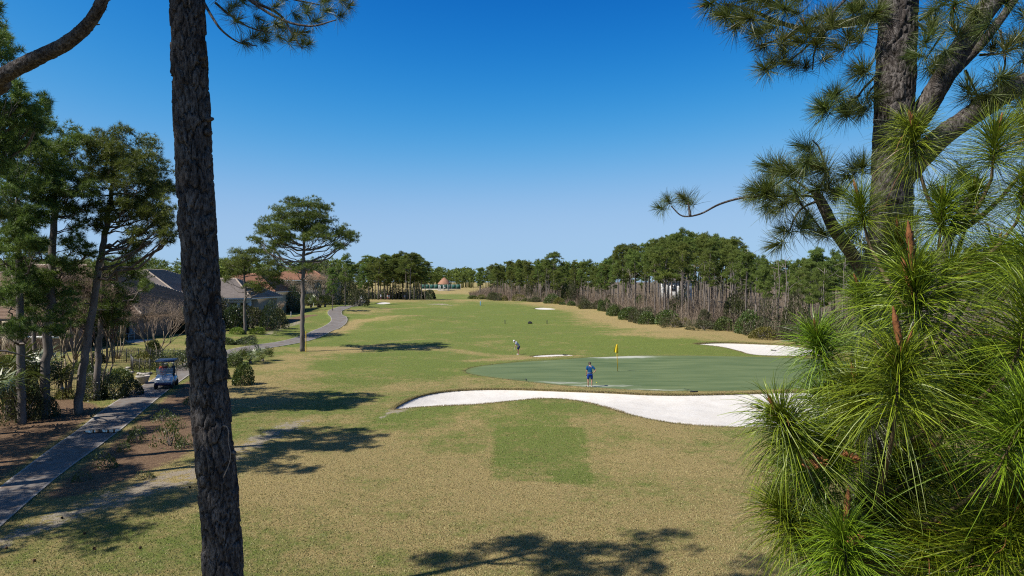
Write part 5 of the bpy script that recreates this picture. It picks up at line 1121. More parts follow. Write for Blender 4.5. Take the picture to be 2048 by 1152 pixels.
# brown house, the near one
h = thing('house', 'pinkish brown house with brown tiled hip roof behind the left pines', 'house', (0, 0, 0))
walls(h, -74, -42.6, 78, 100, .4, 3.75, 'stucco_pink'); hip_roof(h, -74, -42.6, 78, 100, 3.75, ((-63, 89), (-54.8, 89), 9.6), 'roof_brown', .6)
part('wing_wall', boxmesh('wing_wall', (-54, 66, .4), (-43.7, 79.5, 3.9)), M['stucco_pink'], h); hip_roof(h, -62, -43.7, 66, 81, 3.9, ((-58, 73), (-50.5, 73), 6.6), 'roof_brown', .6, nm='wing_roof')
part('sill_band', boxmesh('sill_band', (-47.5, 65.86, 2.0), (-43.6, 65.99, 2.22)), M['white'], h); window(h, -45.15, -44.05, 2.35, 3.55, 65.99)
part('corner_pillar', boxmesh('corner_pillar', (-48.6, 65.0, .4), (-47.7, 65.9, 3.7)), M['stucco_cream'], h); part('porch_painted_shade', boxmesh('porch_painted_shade', (-53.5, 65.94, .5), (-49, 65.99, 3.3)), M['dark'], h)  # porch mouth is a flat dark sheet, its shade painted on the wall
part('rear_porch_painted_shade', boxmesh('rear_porch_painted_shade', (-49.5, 77.9, .7), (-43.6, 77.99, 3.3)), M['dark'], h)  # porch recess behind the chairs: shade painted as a thin dark sheet
for i in range(3): part('porch_post', boxmesh('porch_post', (-49.6 + i * 3.0, 77.5, .7), (-49.3 + i * 3.0, 77.85, 3.5)), M['stucco_tan'], h)
# grey-roofed house
h = thing('house', 'house with grey-brown tiled roof and white porch columns left of the smaller pine', 'house', (0, 0, 0))
walls(h, -66, -46.6, 98, 122, .5, 4.5, 'stucco_tan'); hip_roof(h, -66, -46.6, 98, 122, 4.5, ((-57.9, 108), (-57.9, 114), 9.3), 'roof_grey', .6)
part('wing_wall', boxmesh('wing_wall', (-46.5, 103, .5), (-38.9, 113, 5.0)), M['stucco_tan'], h); hip_roof(h, -50, -38.9, 101, 114, 5.05, ((-47.5, 107.5), (-43.5, 107.5), 7.9), 'roof_grey', .5, nm='wing_roof')
for i in range(5): part('porch_column', boxmesh('porch_column', (-45.6 + i * 1.6, 101.2, .8), (-45.2 + i * 1.6, 101.6, 4.9)), M['white'], h)
for i in range(3): window(h, -44.8 + i * 2.0, -43.4 + i * 2.0, 2.4, 4.2, 102.98)
part('porch_beam', boxmesh('porch_beam', (-46.4, 101.1, 4.35), (-38.9, 101.7, 4.82)), M['white'], h)
# terracotta houses
h = thing('house', 'cream house with terracotta tiled roof right of the grey-roofed house', 'house', (0, 0, 0))
walls(h, -60, -44.8, 128, 146, .8, 5.6, 'stucco_cream'); hip_roof(h, -60, -44.8, 128, 146, 5.6, ((-54.5, 137), (-51, 137), 9.0), 'roof_terra', .6, 'roof_terra')
window(h, -47.9, -46.5, 3.0, 5.0, 127.98); window(h, -51.5, -50.1, 3.0, 5.0, 127.98); part('lanai_painted_shade', boxmesh('lanai_painted_shade', (-46.2, 127.9, 1.5), (-44.9, 127.99, 5.1)), M['dark'], h)  # dark opening at the lanai is a sheet with the shade painted in
h = thing('house', 'farther terracotta-roofed house seen through the umbrella pine crown', 'house', (0, 0, 0))
walls(h, -64, -47, 172, 188, .8, 7.9, 'stucco_cream'); hip_roof(h, -64, -47, 172, 188, 7.9, ((-59, 180), (-52, 180), 10.2), 'roof_terra', .7, 'roof_terra'); part('wall_painted_shade', boxmesh('wall_painted_shade', (-58, 171.9, 4), (-52, 171.99, 7)), M['dark'], h)  # no hole in this wall: a dark sheet carries the shade as colour
h = thing('house', 'terracotta-roofed house behind the grey-roofed house, left of the big trunk gap', 'house', (0, 0, 0))
walls(h, -96, -76, 170, 190, .8, 6.4, 'stucco_cream'); hip_roof(h, -96, -76, 170, 190, 6.4, ((-89, 180), (-83, 180), 8.9), 'roof_terra', .7, 'ridge'); window(h, -88, -86, 3.5, 5.4, 169.98)
# white house in the wood
h = thing('house', 'white house glimpsed between the trunks of the tall pine clump', 'house', (0, 0, 0))
walls(h, 42, 49, 186, 196, 0.5, 7.6, 'white'); hip_roof(h, 42, 49, 186, 196, 7.6, ((45.5, 189), (45.5, 193), 9.6), 'roof_grey', .4); window(h, 43.2, 44.6, 5.0, 6.6, 185.98); window(h, 46.2, 47.6, 5.0, 6.6, 185.98)
# gazebo and tennis court
gx, gy = (888.5 - 1024) / F * 372, 372.0; gz = float(HB(gx, gy))
h = thing('gazebo', 'far gazebo with pointed orange roof behind the green court fence', 'gazebo', (gx, gy, gz))
m = MB(); V, Fq = lathe([(3.6, 3.7 - .2), (3.5, 3.9), (2.1, 5.6), (.55, 7.0), (.02, 7.2)], 8); m.add(V, Fq); part('roof', m.mesh('roof'), M['roof_terra'], h)
for k in range(8): m = MB(); a = k * PI / 4; addtube(m, [(3.1 * math.cos(a), 3.1 * math.sin(a), -.2), (3.1 * math.cos(a), 3.1 * math.sin(a), 3.6)], .14, 6); part('post', m.mesh('post'), M['white'], h)
part('floor_slab', boxmesh('floor_slab', (-3.3, -3.3, -.3), (3.3, 3.3, .1)), M['terracotta_pot'], h)
M['screen'] = mat('green_windscreen', (.012, .085, .065), (.02, .11, .085), .6, .7)
cx0, cx1, cy = (842 - 1024) / F * 398, (921 - 1024) / F * 398, 398.0; cz = float(HB(-40, cy)) - .05
h = thing('court_fence', 'dark green windscreened tennis court fence at the far end', 'fence', (0, 0, 0))
k = 9
for i in range(k): part('windscreen', boxmesh('windscreen', (cx0 + (cx1 - cx0) * i / k + .08, cy, cz + .35), (cx0 + (cx1 - cx0) * (i + 1) / k - .08, cy + .06, cz + 2.9)), M['screen'], h)
for i in range(k + 1): m = MB(); q = cx0 + (cx1 - cx0) * i / k; addtube(m, [(q, cy, cz - .2), (q, cy, cz + 3.1)], .06, 6); part('post', m.mesh('post'), M['white'], h)
part('kerb', boxmesh('kerb', (cx0, cy - .3, cz - .2), (cx1, cy - .12, cz + .3)), M['white'], h)
part('court_sign', boxmesh('court_sign', (cx0 + (cx1 - cx0) * .58, cy - .06, cz + 1.0), (cx0 + (cx1 - cx0) * .63, cy - .02, cz + 1.4)), M['white'], h)

# ------------------------------------------------------------------ iron fences, planter, patio
def iron_fence(label, P, hgt=1.15, step=.13):
    P = np.array([[*p, float(HB(*p))] for p in P]); t = thing('iron_fence', label, 'fence', P[0])
    pk = MB()
    for a, b in zip(P[:-1], P[1:]):
        l = np.linalg.norm(b - a); n = max(1, int(l / step))
        for i in range(n): q = a + (b - a) * i / n; addtube(pk, [q + (0, 0, .06), q + (0, 0, hgt)], .011, 4)
        for z in (.15, hgt - .15): m = MB(); addtube(m, [a + (0, 0, z), b + (0, 0, z)], .018, 4); part('rail', m.mesh('rail', off=P[0]), M['iron'], t)
    o = part('picket', pk.mesh('picket', off=P[0]), M['iron'], t); o['kind'] = 'stuff'
    for a in P: m = MB(); addtube(m, [a - (0, 0, .1), a + (0, 0, hgt + .08)], .035, 6); part('post', m.mesh('post', off=P[0]), M['iron'], t)
def lin(a, b, n): return [np.array(a) + (np.array(b) - np.array(a)) * i / n for i in range(n + 1)]
iron_fence('black iron fence across the lawn behind the hedges', lin(G(205, 726), G(395, 724), 8))
iron_fence('short black iron fence behind the tall crape myrtle', lin(G(88, 800), G(216, 772), 5))
_r = np.array([G(262, 740), G(266, 746), G(280, 749), G(300, 750), G(316, 749)]); iron_fence('low curved iron fence round the yellow-green shrub', list(_r), 1.2, .12)
g = Gz(286, 768); t = thing('planter', 'large pale concrete planter beside the golf cart', 'planter', g)
V, Fq = lathe([(.0, .0), (.28, 0), (.30, .06), (.42, .45), (.47, .50), (.49, .60), (.43, .60), (.40, .52), (0, .52)], 20); m = MB(); m.add(V, Fq); part('pot', m.mesh('pot', True), M['terracotta_pot'], t)
m = MB(); m.add(*lathe([(.40, .5), (.2, .545), (.0, .55)], 12)); part('soil', m.mesh('soil'), M['fascia'], t)
fo, st = BUSH['sparse'][0]; part('foliage', fo, None, t, (0, 0, .5), None, (.3, .3, .22)); part('stem', st, None, t, (0, 0, .5), None, (.3, .3, .2))
# edging stones of the fenced bed
for i in range(9):
    a = i / 8.0; q = Gz(256 + 44 * a + (-10 if 0 < i < 4 else 0), 738 + 13 * math.sin(a * 2.2)); m = MB(); V, Fq = lathe([(0, 0), (.17, .02), (.2, .1), (.13, .17), (0, .19)], 8); V[:, :2] *= 1 + RNG.normal(0, .12, (len(V), 1)); m.add(V, Fq)
    tag(part('edging_stone', m.mesh('edging_stone', True), M['terracotta_pot'], None, q, (0, 0, i)), 'pale stone edging the fenced bed with the yellow-green shrub', 'stone', 'edging stones of the fenced bed')
# patio with two chairs
px_, py_ = -43.2, 75.5; pz = float(HB(px_, py_)); tag(part('patio', boxmesh('patio', (-46, 73.6, pz - .3), (-40.4, 77.5, pz + .05)), M['terracotta_pot']), 'small pale patio slab at the brown house', 'patio', kind='structure')
def patio_chair(x, y, rz, label):
    t = thing('patio_chair', label, 'chair', (x, y, pz + .055), rz, 'patio chairs', (1.15, 1.15, 1.2))
    for i in range(5): part('seat_slat', boxmesh('seat_slat', (-.3, -.3 + i * .125, .40 - i * .02), (.3, -.19 + i * .125, .43 - i * .02)), M['chairwood'], t)
    for i in range(5):
        m = MB(); xx = -.24 + i * .12; addtube(m, [(xx, .3, .34), (xx * 1.1, .52, 1.02 + .06 * (2 - abs(i - 2)))], [.05, .05], 4); part('back_slat', m.mesh('back_slat'), M['chairwood'], t)
    for sx in (-1, 1):
        part('arm', boxmesh('arm', (sx * .33 - .06, -.38, .6), (sx * .33 + .06, .42, .635)), M['chairwood'], t)
        part('leg', boxmesh('leg', (sx * .33 - .03, -.34, 0), (sx * .33 + .03, -.26, .6)), M['chairwood'], t); part('leg', boxmesh('leg', (sx * .33 - .03, .3, 0), (sx * .33 + .03, .38, .6)), M['chairwood'], t)
patio_chair(-44.6, 75.2, 1.0, 'pale patio chair on the left, turned towards its neighbour'); patio_chair(-42.6, 75.8, -.3, 'pale patio chair on the right, facing the lawn')
tt = thing('side_table', 'low brownish box table between the two patio chairs', 'table', (-43.5, 75.0, pz + .055)); part('top', boxmesh('top', (-.45, -.45, .5), (.45, .45, .58), .015), M['stucco_pink'], tt); part('base', boxmesh('base', (-.38, -.38, 0), (.38, .38, .498)), M['stucco_pink'], tt)

# ------------------------------------------------------------------ posts, stakes, rakes, flag
M['yellow'] = mat('yellow_paint', (.80, .52, .02), (.74, .46, .02), 4, .5); M['flagyellow'] = mat('yellow_flag_cloth', (.86, .66, .03), (.80, .58, .02), 4, .7)
M['blackp'] = mat('black_plastic', (.02, .02, .022), (.035, .035, .035), 8, .5); M['teal'] = mat('pale_blue_paint', (.25, .5, .6), (.2, .42, .52), 8, .6); M['ball'] = mat('yellow_ball', (.85, .82, .05), (.8, .76, .04), 30, .3, spec=.5); M['steel'] = mat('steel', (.45, .46, .48), (.3, .31, .32), 20, .3, metal=.8)
g = Gz(612, 704); t = thing('marker_post', 'yellow stake beside the lone umbrella pine', 'post', g); h_ = 65 * g[1] / F / 1.6; part('shaft', boxmesh('shaft', (-.035, -.035, -.1), (.035, .035, h_), .008), M['yellow'], t); part('cap', boxmesh('cap', (-.04, -.04, h_ + .001), (.04, .04, h_ + .05), .01), M['yellow'], t)
def stake(px, py, hpx, label, mk, w=.06, dist=None, cap=None):
    g = Gz(px, py); H = hpx * g[1] / F; t = thing('marker_stake', label, 'stake', g); part('shaft', boxmesh('shaft', (-w, -w, -.1), (w, w, H), w * .2), M[mk], t); part('cap', boxmesh('cap', (-w * 1.15, -w * 1.15, H + .001), (w * 1.15, w * 1.15, H + .12), w * .2), M[cap or mk], t)
stake(961, 611, 8, 'white and pale blue distance post on the fairway crest', 'teal', .14, cap='white'); stake(1010, 648, 6, 'left of two dark stakes on the fairway', 'blackp'); stake(1094, 648, 6, 'right of two dark stakes on the fairway', 'blackp')
stake(520, 655, 9, 'short white stake at the end of the bare sand strip', 'white', .05); stake(582, 634, 9, 'white leaning stake at the corner of the pine straw bed', 'white', .06)
for px, l in ((627, 'white stake left of its twin at the path bend palms'), (640, 'white stake right of its twin at the path bend palms')): stake(px, 614, 7, l, 'white', .06)
g = Gz(1060, 647.5); t = thing('tee_box', 'dark low tee marker block between the two fairway stakes', 'marker', g); part('body', boxmesh('body', (-.35, -.2, -.02), (.35, .2, .32), .06), M['blackp'], t); part('top', boxmesh('top', (-.2, -.12, .321), (.2, .12, .4), .03), M['blackp'], t)
g = Gz(559, 646); t = thing('bird_box', 'grey box on a pale post in the pine straw bed', 'bird box', g); m = MB(); addtube(m, [(0, 0, -.1), (0, 0, 1.3)], .05, 6); part('post', m.mesh('post'), M['chairwood'], t); part('box', boxmesh('box', (-.22, -.18, 1.3), (.22, .18, 1.75), .02), M['terracotta_pot'], t)
m = MB(); m.add([(-.3, -.25, 1.74), (.3, -.25, 1.74), (.3, .25, 1.74), (-.3, .25, 1.74), (0, -.25, 1.98), (0, .25, 1.98)], [(0, 1, 4), (2, 3, 5), (1, 2, 5, 4), (3, 0, 4, 5), (0, 3, 2, 1)]); part('lid', m.mesh('lid'), M['blackp'], t)
# flag
g = Gz(1235.5, 743); t = thing('flagstick', 'yellow flagstick with limp yellow flag standing in the hole', 'flag', g); H = 2.25
m = MB(); addtube(m, [(0, 0, -.1), (-.09, 0, H)], [.028, .024], 8); part('pole', m.mesh('pole', True), M['yellow'], t)
m = MB(); nx, nz = 12, 14; V = []
for j in range(nz):
    for i in range(nx):
        u = i / (nx - 1); v = j / (nz - 1); wd = .16 + .20 * v ** .7; z = H - .02 - .62 * v - .10 * u * v; ph = u * 9
        V.append((-.09 + (-1 + 1.9 * u) * wd * .55 - .05 * v, .05 * math.sin(ph) * (0.3 + v), z + .12 * (u - .5) * (1 - v)))
Fq = np.array([(j * nx + i, j * nx + i + 1, (j + 1) * nx + i + 1, (j + 1) * nx + i) for j in range(nz - 1) for i in range(nx - 1)]); m.add(V, Fq); part('flag', m.mesh('flag', True), M['flagyellow'], t)
m = MB(); m.add(*lathe([(.054, -.1), (.054, -.004), (.06, -.002)], 14)); part('cup', m.mesh('cup'), M['white'], t)
g = Gz(1193.5, 766); t = part('golf_ball', None or (lambda: (lambda b: b)(MB()))().mesh('x') if False else (lambda mm: (mm.add(*lathe([(.0, .0)] + [(.0335 * math.sin(a), .0335 - .0335 * math.cos(a)) for a in np.linspace(.2, PI - .2, 9)] + [(0, .067)], 14)), mm.mesh('golf_ball', True))[1])(MB()), M['ball'], None, g - (0, 0, .008)); tag(t, 'yellow golf ball on the green beside the golfer in blue', 'ball')
def rake(p, az, label, lay=True, L=1.5):
    t = thing('bunker_rake', label, 'rake', p, az); m = MB(); addtube(m, [(0, 0, .05), (L * .5, 0, .07), (L, 0, .05)], .014, 6); part('handle', m.mesh('handle'), M['teal'] if not lay else M['blackp'], t); part('head', boxmesh('head', (-.03, -.3, .0), (.03, .3, .07), .01), M['blackp'], t)
    for i in range(9): part('tine', boxmesh('tine', (-.012, -.28 + i * .068, -.04), (.012, -.26 + i * .068, 0.001)), M['blackp'], t)
g = Gz(1052, 760); rake(g, PI, 'dark rake lying on the left front edge of the green'); g = Gz(1388, 785); rake(g + (0, 0, .02), 1.9, 'rake resting over the back lip of the long bunker', L=1.2); g = Gz(1547, 694); rake(g - (0, 0, .42), 1.5, 'rake left in the bunker behind the right end of the green', L=1.6)
g = Gz(1129, 709.5); rake(g - (0, 0, .05), .6, 'rake at the thin sand strip beside the golfer in the white cap', L=1.2)
# fallen cones
def cone_mesh():
    m = MB()
    for k in range(60):
        a = k * 2.399; q = k / 60.0; rr = .045 * math.sin(PI * (.12 + .85 * q)); o = np.array([0, 0, .1 * q]); dr = np.array([math.cos(a), math.sin(a), .35]); s = np.array([-math.sin(a), math.cos(a), 0]) * .014
        m.add([o, o + dr * rr + s, o + dr * rr * 1.25, o + dr * rr - s], np.array([[0, 1, 2, 3]]))
    me = m.mesh('pine_cone'); me.materials.append(M['candle']); return me
CONE = cone_mesh(); M['conebrown'] = mat('old_cone', (.09, .05, .03), (.16, .09, .05), 30, .9); CONE.materials[0] = M['conebrown']
for px, py in [(166, 1070), (280, 1100), (66, 1126), (189, 1099), (121, 1038), (9, 1100), (378, 976)]:
    g = Gz(px, py); o = part('pine_cone', CONE, None, None, g + (0, 0, .03), (1.4, 0, px), .85); tag(o, 'fallen brown pine cone on the turf at lower left', 'pine cone', 'fallen pine cones at lower left')
# ------------------------------------------------------------------ people
def skinmat(name, c): return mat(name, c, tuple(x * .88 for x in c), 20, .55, spec=.35)
M['skin'] = skinmat('skin_tone', (.50, .27, .18)); M['hair'] = mat('dark_hair', (.03, .02, .015), (.06, .04, .03), 60, .6)
def cloth(name, c): return mat(name, c, tuple(x * .82 for x in c), 14, .85, .3, .01, spec=.15)
M['blue_shirt'] = cloth('teal_blue_shirt', (.008, .085, .23)); M['blue_shorts'] = cloth('royal_blue_shorts', (.008, .05, .33)); M['pale_shirt'] = cloth('pale_blue_shirt', (.55, .62, .78)); M['navy'] = cloth('navy_cloth', (.012, .022, .075)); M['whitecloth'] = cloth('white_cloth', (.78, .77, .75)); M['red'] = cloth('coral_cloth', (.62, .12, .08)); M['belt'] = cloth('grey_belt', (.35, .36, .38)); M['grey'] = cloth('grey_cloth', (.25, .25, .27))
def skin_mesh(name, V, E, R, root=0, sub=2):
    me = bpy.data.meshes.new(name); me.from_pydata([tuple(map(float, v)) for v in V], E, []); o = bpy.data.objects.new(name, me); COL.objects.link(o)
    sk = o.modifiers.new('skin', 'SKIN'); sk.use_smooth_shade = True
    for i, r in enumerate(R):
        d = me.skin_vertices[0].data[i]; d.radius = (r, r) if not hasattr(r, '__len__') else r; d.use_root = (i == root)
    s = o.modifiers.new('sub', 'SUBSURF'); s.levels = sub; s.render_levels = sub
    bpy.context.view_layer.update(); dg = bpy.context.evaluated_depsgraph_get(); out = bpy.data.meshes.new_from_object(o.evaluated_get(dg)); bpy.data.objects.remove(o); out.name = name; out.materials.clear()
    for p in out.polygons: p.use_smooth = True
    return out
def person(label, loc, rz, J, shirt, shorts, cap=None, shoes='whitecloth', glove=None, group=None, longp=False):
    """J: joints in metres, facing +y"""
    t = thing('person', label, 'person', loc, rz, group); J = {k: np.array(v, float) for k, v in J.items()}
    V, E, R = [], [], []
    def add(p, r, par=None):
        V.append(p); R.append(r); i = len(V) - 1
        if par is not None: E.append((par, i))
        return i
    pv = add(J['pelvis'], (.15, .11)); sp = add(J['spine'], (.135, .10), pv); ch = add(J['chest'], (.155, .105), sp); nk = add(J['neck'], (.058, .058), ch)
    up = norm(J['head'] - J['neck']); fw = norm(np.cross(np.cross(up, J['look']), up)); jw = add(J['head'] - up * .07 + fw * .025, (.062, .068), nk); hd = add(J['head'], (.078, .095), jw); tp = add(J['head'] + up * .085, (.062, .075), hd)
    sd = np.cross(fw, up); add(J['head'] + fw * .115 - up * .01, .017, hd)
    for s in (1, -1): add(J['head'] + sd * s * .088, (.018, .028), hd)
    for s in 'lr':
        sh = add(J['sh' + s], .058, ch); el = add(J['el' + s], .043, sh); wr = add(J['wr' + s], .030, el); hdv = norm(J['ha' + s] - J['wr' + s]); pm = add(J['wr' + s] + hdv * .065, (.036, .02), wr); q = norm(np.cross(hdv, (0.3, 1, .2)))
        for k in range(4):
            b = J['wr' + s] + hdv * .10 + q * (k - 1.5) * .021; l = (.03, .038, .036, .026)[k]; f = add(b, .010, pm); c1 = norm(hdv + np.array([0, .25, 0])); f = add(b + c1 * l, .0085, f); add(b + c1 * l + norm(hdv + np.array([0, .7, 0])) * l * .8, .0075, f)
        th = add(J['wr' + s] + hdv * .045 - q * .04, .012, pm); add(J['wr' + s] + hdv * .085 - q * .055, .009, th)
        hp = add(J['hi' + s], .088, pv); kn = add(J['kn' + s], .058, hp); cf = add(J['kn' + s] * .62 + J['an' + s] * .38 - np.array([0, .02, 0]), .056, kn); an = add(J['an' + s], .040, cf); add(J['to' + s], .035, an)
    part('body', skin_mesh('body', V, E, R), M['skin'], t)
    # clothing follows the same joints
    a = [J['pelvis'] + (0, 0, -.03), J['spine'], J['chest'], J['neck'] * .72 + J['chest'] * .28]; v = a[:]; e = [(0, 1), (1, 2), (2, 3)]; rr = [(.185, .135), (.165, .128), (.19, .135), (.09, .085)]
    for s in 'lr':
        i = len(v); v += [J['sh' + s] + (0, 0, .005), J['sh' + s] * .45 + J['el' + s] * .55, J['sh' + s] * .25 + J['el' + s] * .75]; e += [(2, i), (i, i + 1), (i + 1, i + 2)]; rr += [.085, .078, .080]
    so = part('shirt', skin_mesh('shirt', v, e, rr, 1), M[shirt], t)
    v = [J['pelvis'] + (0, 0, .04), J['pelvis'] - (0, 0, .05)]; e = [(0, 1)]; rr = [(.18, .135), (.185, .145)]
    for s in 'lr':
        i = len(v); k = .2 if not longp else 1; v += [J['hi' + s] - (0, 0, .08), J['hi' + s] * .5 + J['kn' + s] * .5, J['kn' + s] * .93 + J['hi' + s] * .07]; e += [(1, i), (i, i + 1), (i + 1, i + 2)]; rr += [.118, .108, .098]
        if longp: v += [J['an' + s] + (0, 0, .05)]; e += [(i + 2, i + 3)]; rr += [.075]
    sh_ = part('shorts', skin_mesh('shorts', v, e, rr, 0), M[shorts], t)
    for s in 'lr':
        an, to = J['an' + s], J['to' + s]; part('shoe', skin_mesh('shoe', [an + (0, -.05, -.045), an * .5 + to * .5 - (0, 0, .02), to + (0, .03, 0)], [(0, 1), (1, 2)], [(.045, .045), (.05, .045), (.045, .03)], 0), M[shoes], t)
    m = MB(); prof = [(.0, .105), (.05, .10), (.085, .07), (.102, .02), (.1, -.015)]; Vv, Fq = lathe(prof[::-1], 16); Rm = np.stack([sd, fw, up], 1); Vv[:, 1] *= 1.13; Vv[:, 1] -= .008; bk = np.array([i for i in range(len(Vv)) if Vv[i, 2] < .03 and Vv[i, 1] < .02]); Vv[bk, 2] -= (.07 if cap is None else .02); m.add(Vv @ Rm.T + J['head'] + up * .022, Fq)
    hc = part('hair' if cap is None else 'cap', m.mesh('hair', True), M['hair' if cap is None else cap], t)
    if cap:
        m = MB(); Vv = []; n = 9
        for i in range(n): a = (i / (n - 1) - .5) * 2.2; Vv += [(math.sin(a) * .098, math.cos(a) * .10, .0), (math.sin(a) * .11, math.cos(a) * .10 + .075 * math.cos(a) ** .5 if math.cos(a) > 0 else .03, -.022)]
        m.add(np.array(Vv) @ Rm.T + J['head'] + up * .03, np.array([(2 * i, 2 * i + 1, 2 * i + 3, 2 * i + 2) for i in range(n - 1)])); part('brim', m.mesh('brim', True), M[cap], hc)
    return t, J
STAND = dict(pelvis=(0, 0, .95), spine=(0, .02, 1.13), chest=(0, .05, 1.36), neck=(0, .10, 1.51), head=(0, .17, 1.62), look=(0, .8, -.6), shl=(-.185, .045, 1.42), ell=(-.245, .02, 1.13), wrl=(-.235, .06, .89), hal=(-.235, .10, .79),
             shr=(.185, .045, 1.42), elr=(.40, -.06, 1.17), wrr=(.235, -.02, 1.01), har=(.14, .02, .97), hil=(-.10, 0, .90), knl=(-.125, .03, .50), anl=(-.125, -.02, .09), tol=(-.15, .14, .045), hir=(.10, 0, .90), knr=(.125, .03, .50), anr=(.125, -.02, .09), tor=(.15, .14, .045))
g = Gz(1180, 773.5); t, J = person('golfer in blue shirt and blue shorts standing on the green, hand on hip', g - (0, 0, .012), 0.0, STAND, 'blue_shirt', 'blue_shorts')
m = MB(); m.add(*lathe([(.186, -.02), (.190, 0), (.186, .02)], 20)); V = m.V[0]; V[:, 1] *= .76; part('belt', m.mesh('belt', True), M['belt'], t, (0, .005, 1.0))
t2 = thing('putter', 'putter held upright in front of the golfer in blue', 'golf club', g + (-.21, .16, 0)); m = MB(); addtube(m, [(0, 0, .03), (0, -.03, .84)], [.007, .009], 6); part('shaft', m.mesh('shaft'), M['steel'], t2); part('head', boxmesh('head', (-.05, -.015, 0), (.06, .015, .03), .006), M['blackp'], t2)
PUTT = dict(pelvis=(0, -.06, .91), spine=(0, .04, 1.07), chest=(0, .19, 1.24), neck=(0, .31, 1.34), head=(0, .42, 1.40), look=(0, .35, -.95), shl=(-.17, .22, 1.28), ell=(-.13, .26, 1.0), wrl=(-.035, .34, .79), hal=(-.02, .36, .70), shr=(.17, .22, 1.28), elr=(.13, .26, 1.0), wrr=(.035, .34, .76), har=(.02, .36, .67),
            hil=(-.10, -.06, .86), knl=(-.14, .05, .48), anl=(-.15, -.03, .09), tol=(-.16, .13, .045), hir=(.10, -.06, .86), knr=(.14, .05, .48), anr=(.15, -.03, .09), tor=(.16, .13, .045))
g = Gz(1036.5, 709); t, J = person('golfer with white cap, pale blue shirt and navy shorts bending over a putt', g - (0, 0, .03), PI / 2 + .15, PUTT, 'pale_shirt', 'navy', 'whitecloth')
t2 = thing('putter', 'putter of the bending golfer with the white cap', 'golf club', g + (-.46, .0, 0), PI / 2); m = MB(); addtube(m, [(0, .12, .02), (0, -.11, .80)], [.007, .010], 6); part('shaft', m.mesh('shaft'), M['steel'], t2); part('head', boxmesh('head', (-.05, .10, 0), (.06, .14, .03), .006), M['blackp'], t2)
def sway(J, dx): return {k: (v if k in ('look',) else (v[0] + dx * (v[2] if k not in () else 0) * .05, v[1], v[2])) for k, v in J.items()}
REL = dict(STAND); REL.update(elr=(.25, .02, 1.13), wrr=(.24, .06, .89), har=(.24, .10, .79), head=(0, .12, 1.64), look=(0, 1, -.1))
for px, dd, sh_, so, cp, rz, l in [(762, 228, 'pale_shirt', 'navy', 'whitecloth', 2.5, 'distant golfer in pale blue at the left of the grove'), (775.5, 226, 'whitecloth', 'red', 'red', 3.4, 'distant golfer in coral and white near the middle of the grove'), (778, 227, 'pale_shirt', 'whitecloth', None, 3.0, 'distant golfer in white shorts right beside the coral one'), (809, 229, 'pale_shirt', 'grey', 'whitecloth', 3.3, 'distant golfer in light blue at the right of the grove')]:
    x = (px - 1024) / F * dd; person(l, (x, dd, float(HB(x, dd))), rz, sway(REL, RNG.normal()), sh_, so, cp)

# ------------------------------------------------------------------ golf carts
M['cartsilver'] = mat('silver_blue_paint', (.74, .77, .82), (.66, .69, .75), 3, .22, spec=.6, coat=.6); M['cartnavy'] = mat('dark_blue_paint', (.015, .02, .09), (.02, .025, .11), 3, .3, coat=.5); M['tyre'] = mat('tyre_rubber', (.02, .02, .02), (.03, .03, .03), 20, .85); M['vinyl'] = mat('dark_vinyl', (.035, .04, .055), (.05, .055, .07), 10, .55); M['roofnavy'] = mat('navy_roof', (.03, .045, .085), (.04, .055, .10), 5, .45)
_gm, _N, _L = nt('clear_windshield'); _b = _N['Principled BSDF']; _b.inputs['Roughness'].default_value = .03; _b.inputs['Base Color'].default_value = (.5, .6, .68, 1); _tr = _N.new('ShaderNodeBsdfTransparent'); _mx = _N.new('ShaderNodeMixShader'); _mx.inputs[0].default_value = .28; _L.new(_tr.outputs[0], _mx.inputs[1]); _L.new(_b.outputs[0], _mx.inputs[2]); _L.new(_mx.outputs[0], _N['Material Output'].inputs['Surface']); M['clear'] = _gm
def loft(secs):
    n = len(secs[0]); V = np.concatenate([np.asarray(s, float) for s in secs]); Fq = [(i * n + j, i * n + (j + 1) % n, (i + 1) * n + (j + 1) % n, (i + 1) * n + j) for i in range(len(secs) - 1) for j in range(n)]; m = MB(); m.add(V, Fq + [tuple(range(n))[::-1], tuple(range((len(secs) - 1) * n, len(secs) * n))]); return m
def sect(y, w0, w1, z0, z1): return [(-w0, y, z0), (w0, y, z0), (w1 * 1.02, y, z0 * .4 + z1 * .6), (w1 * .86, y, z1), (-w1 * .86, y, z1), (-w1 * 1.02, y, z0 * .4 + z1 * .6)]
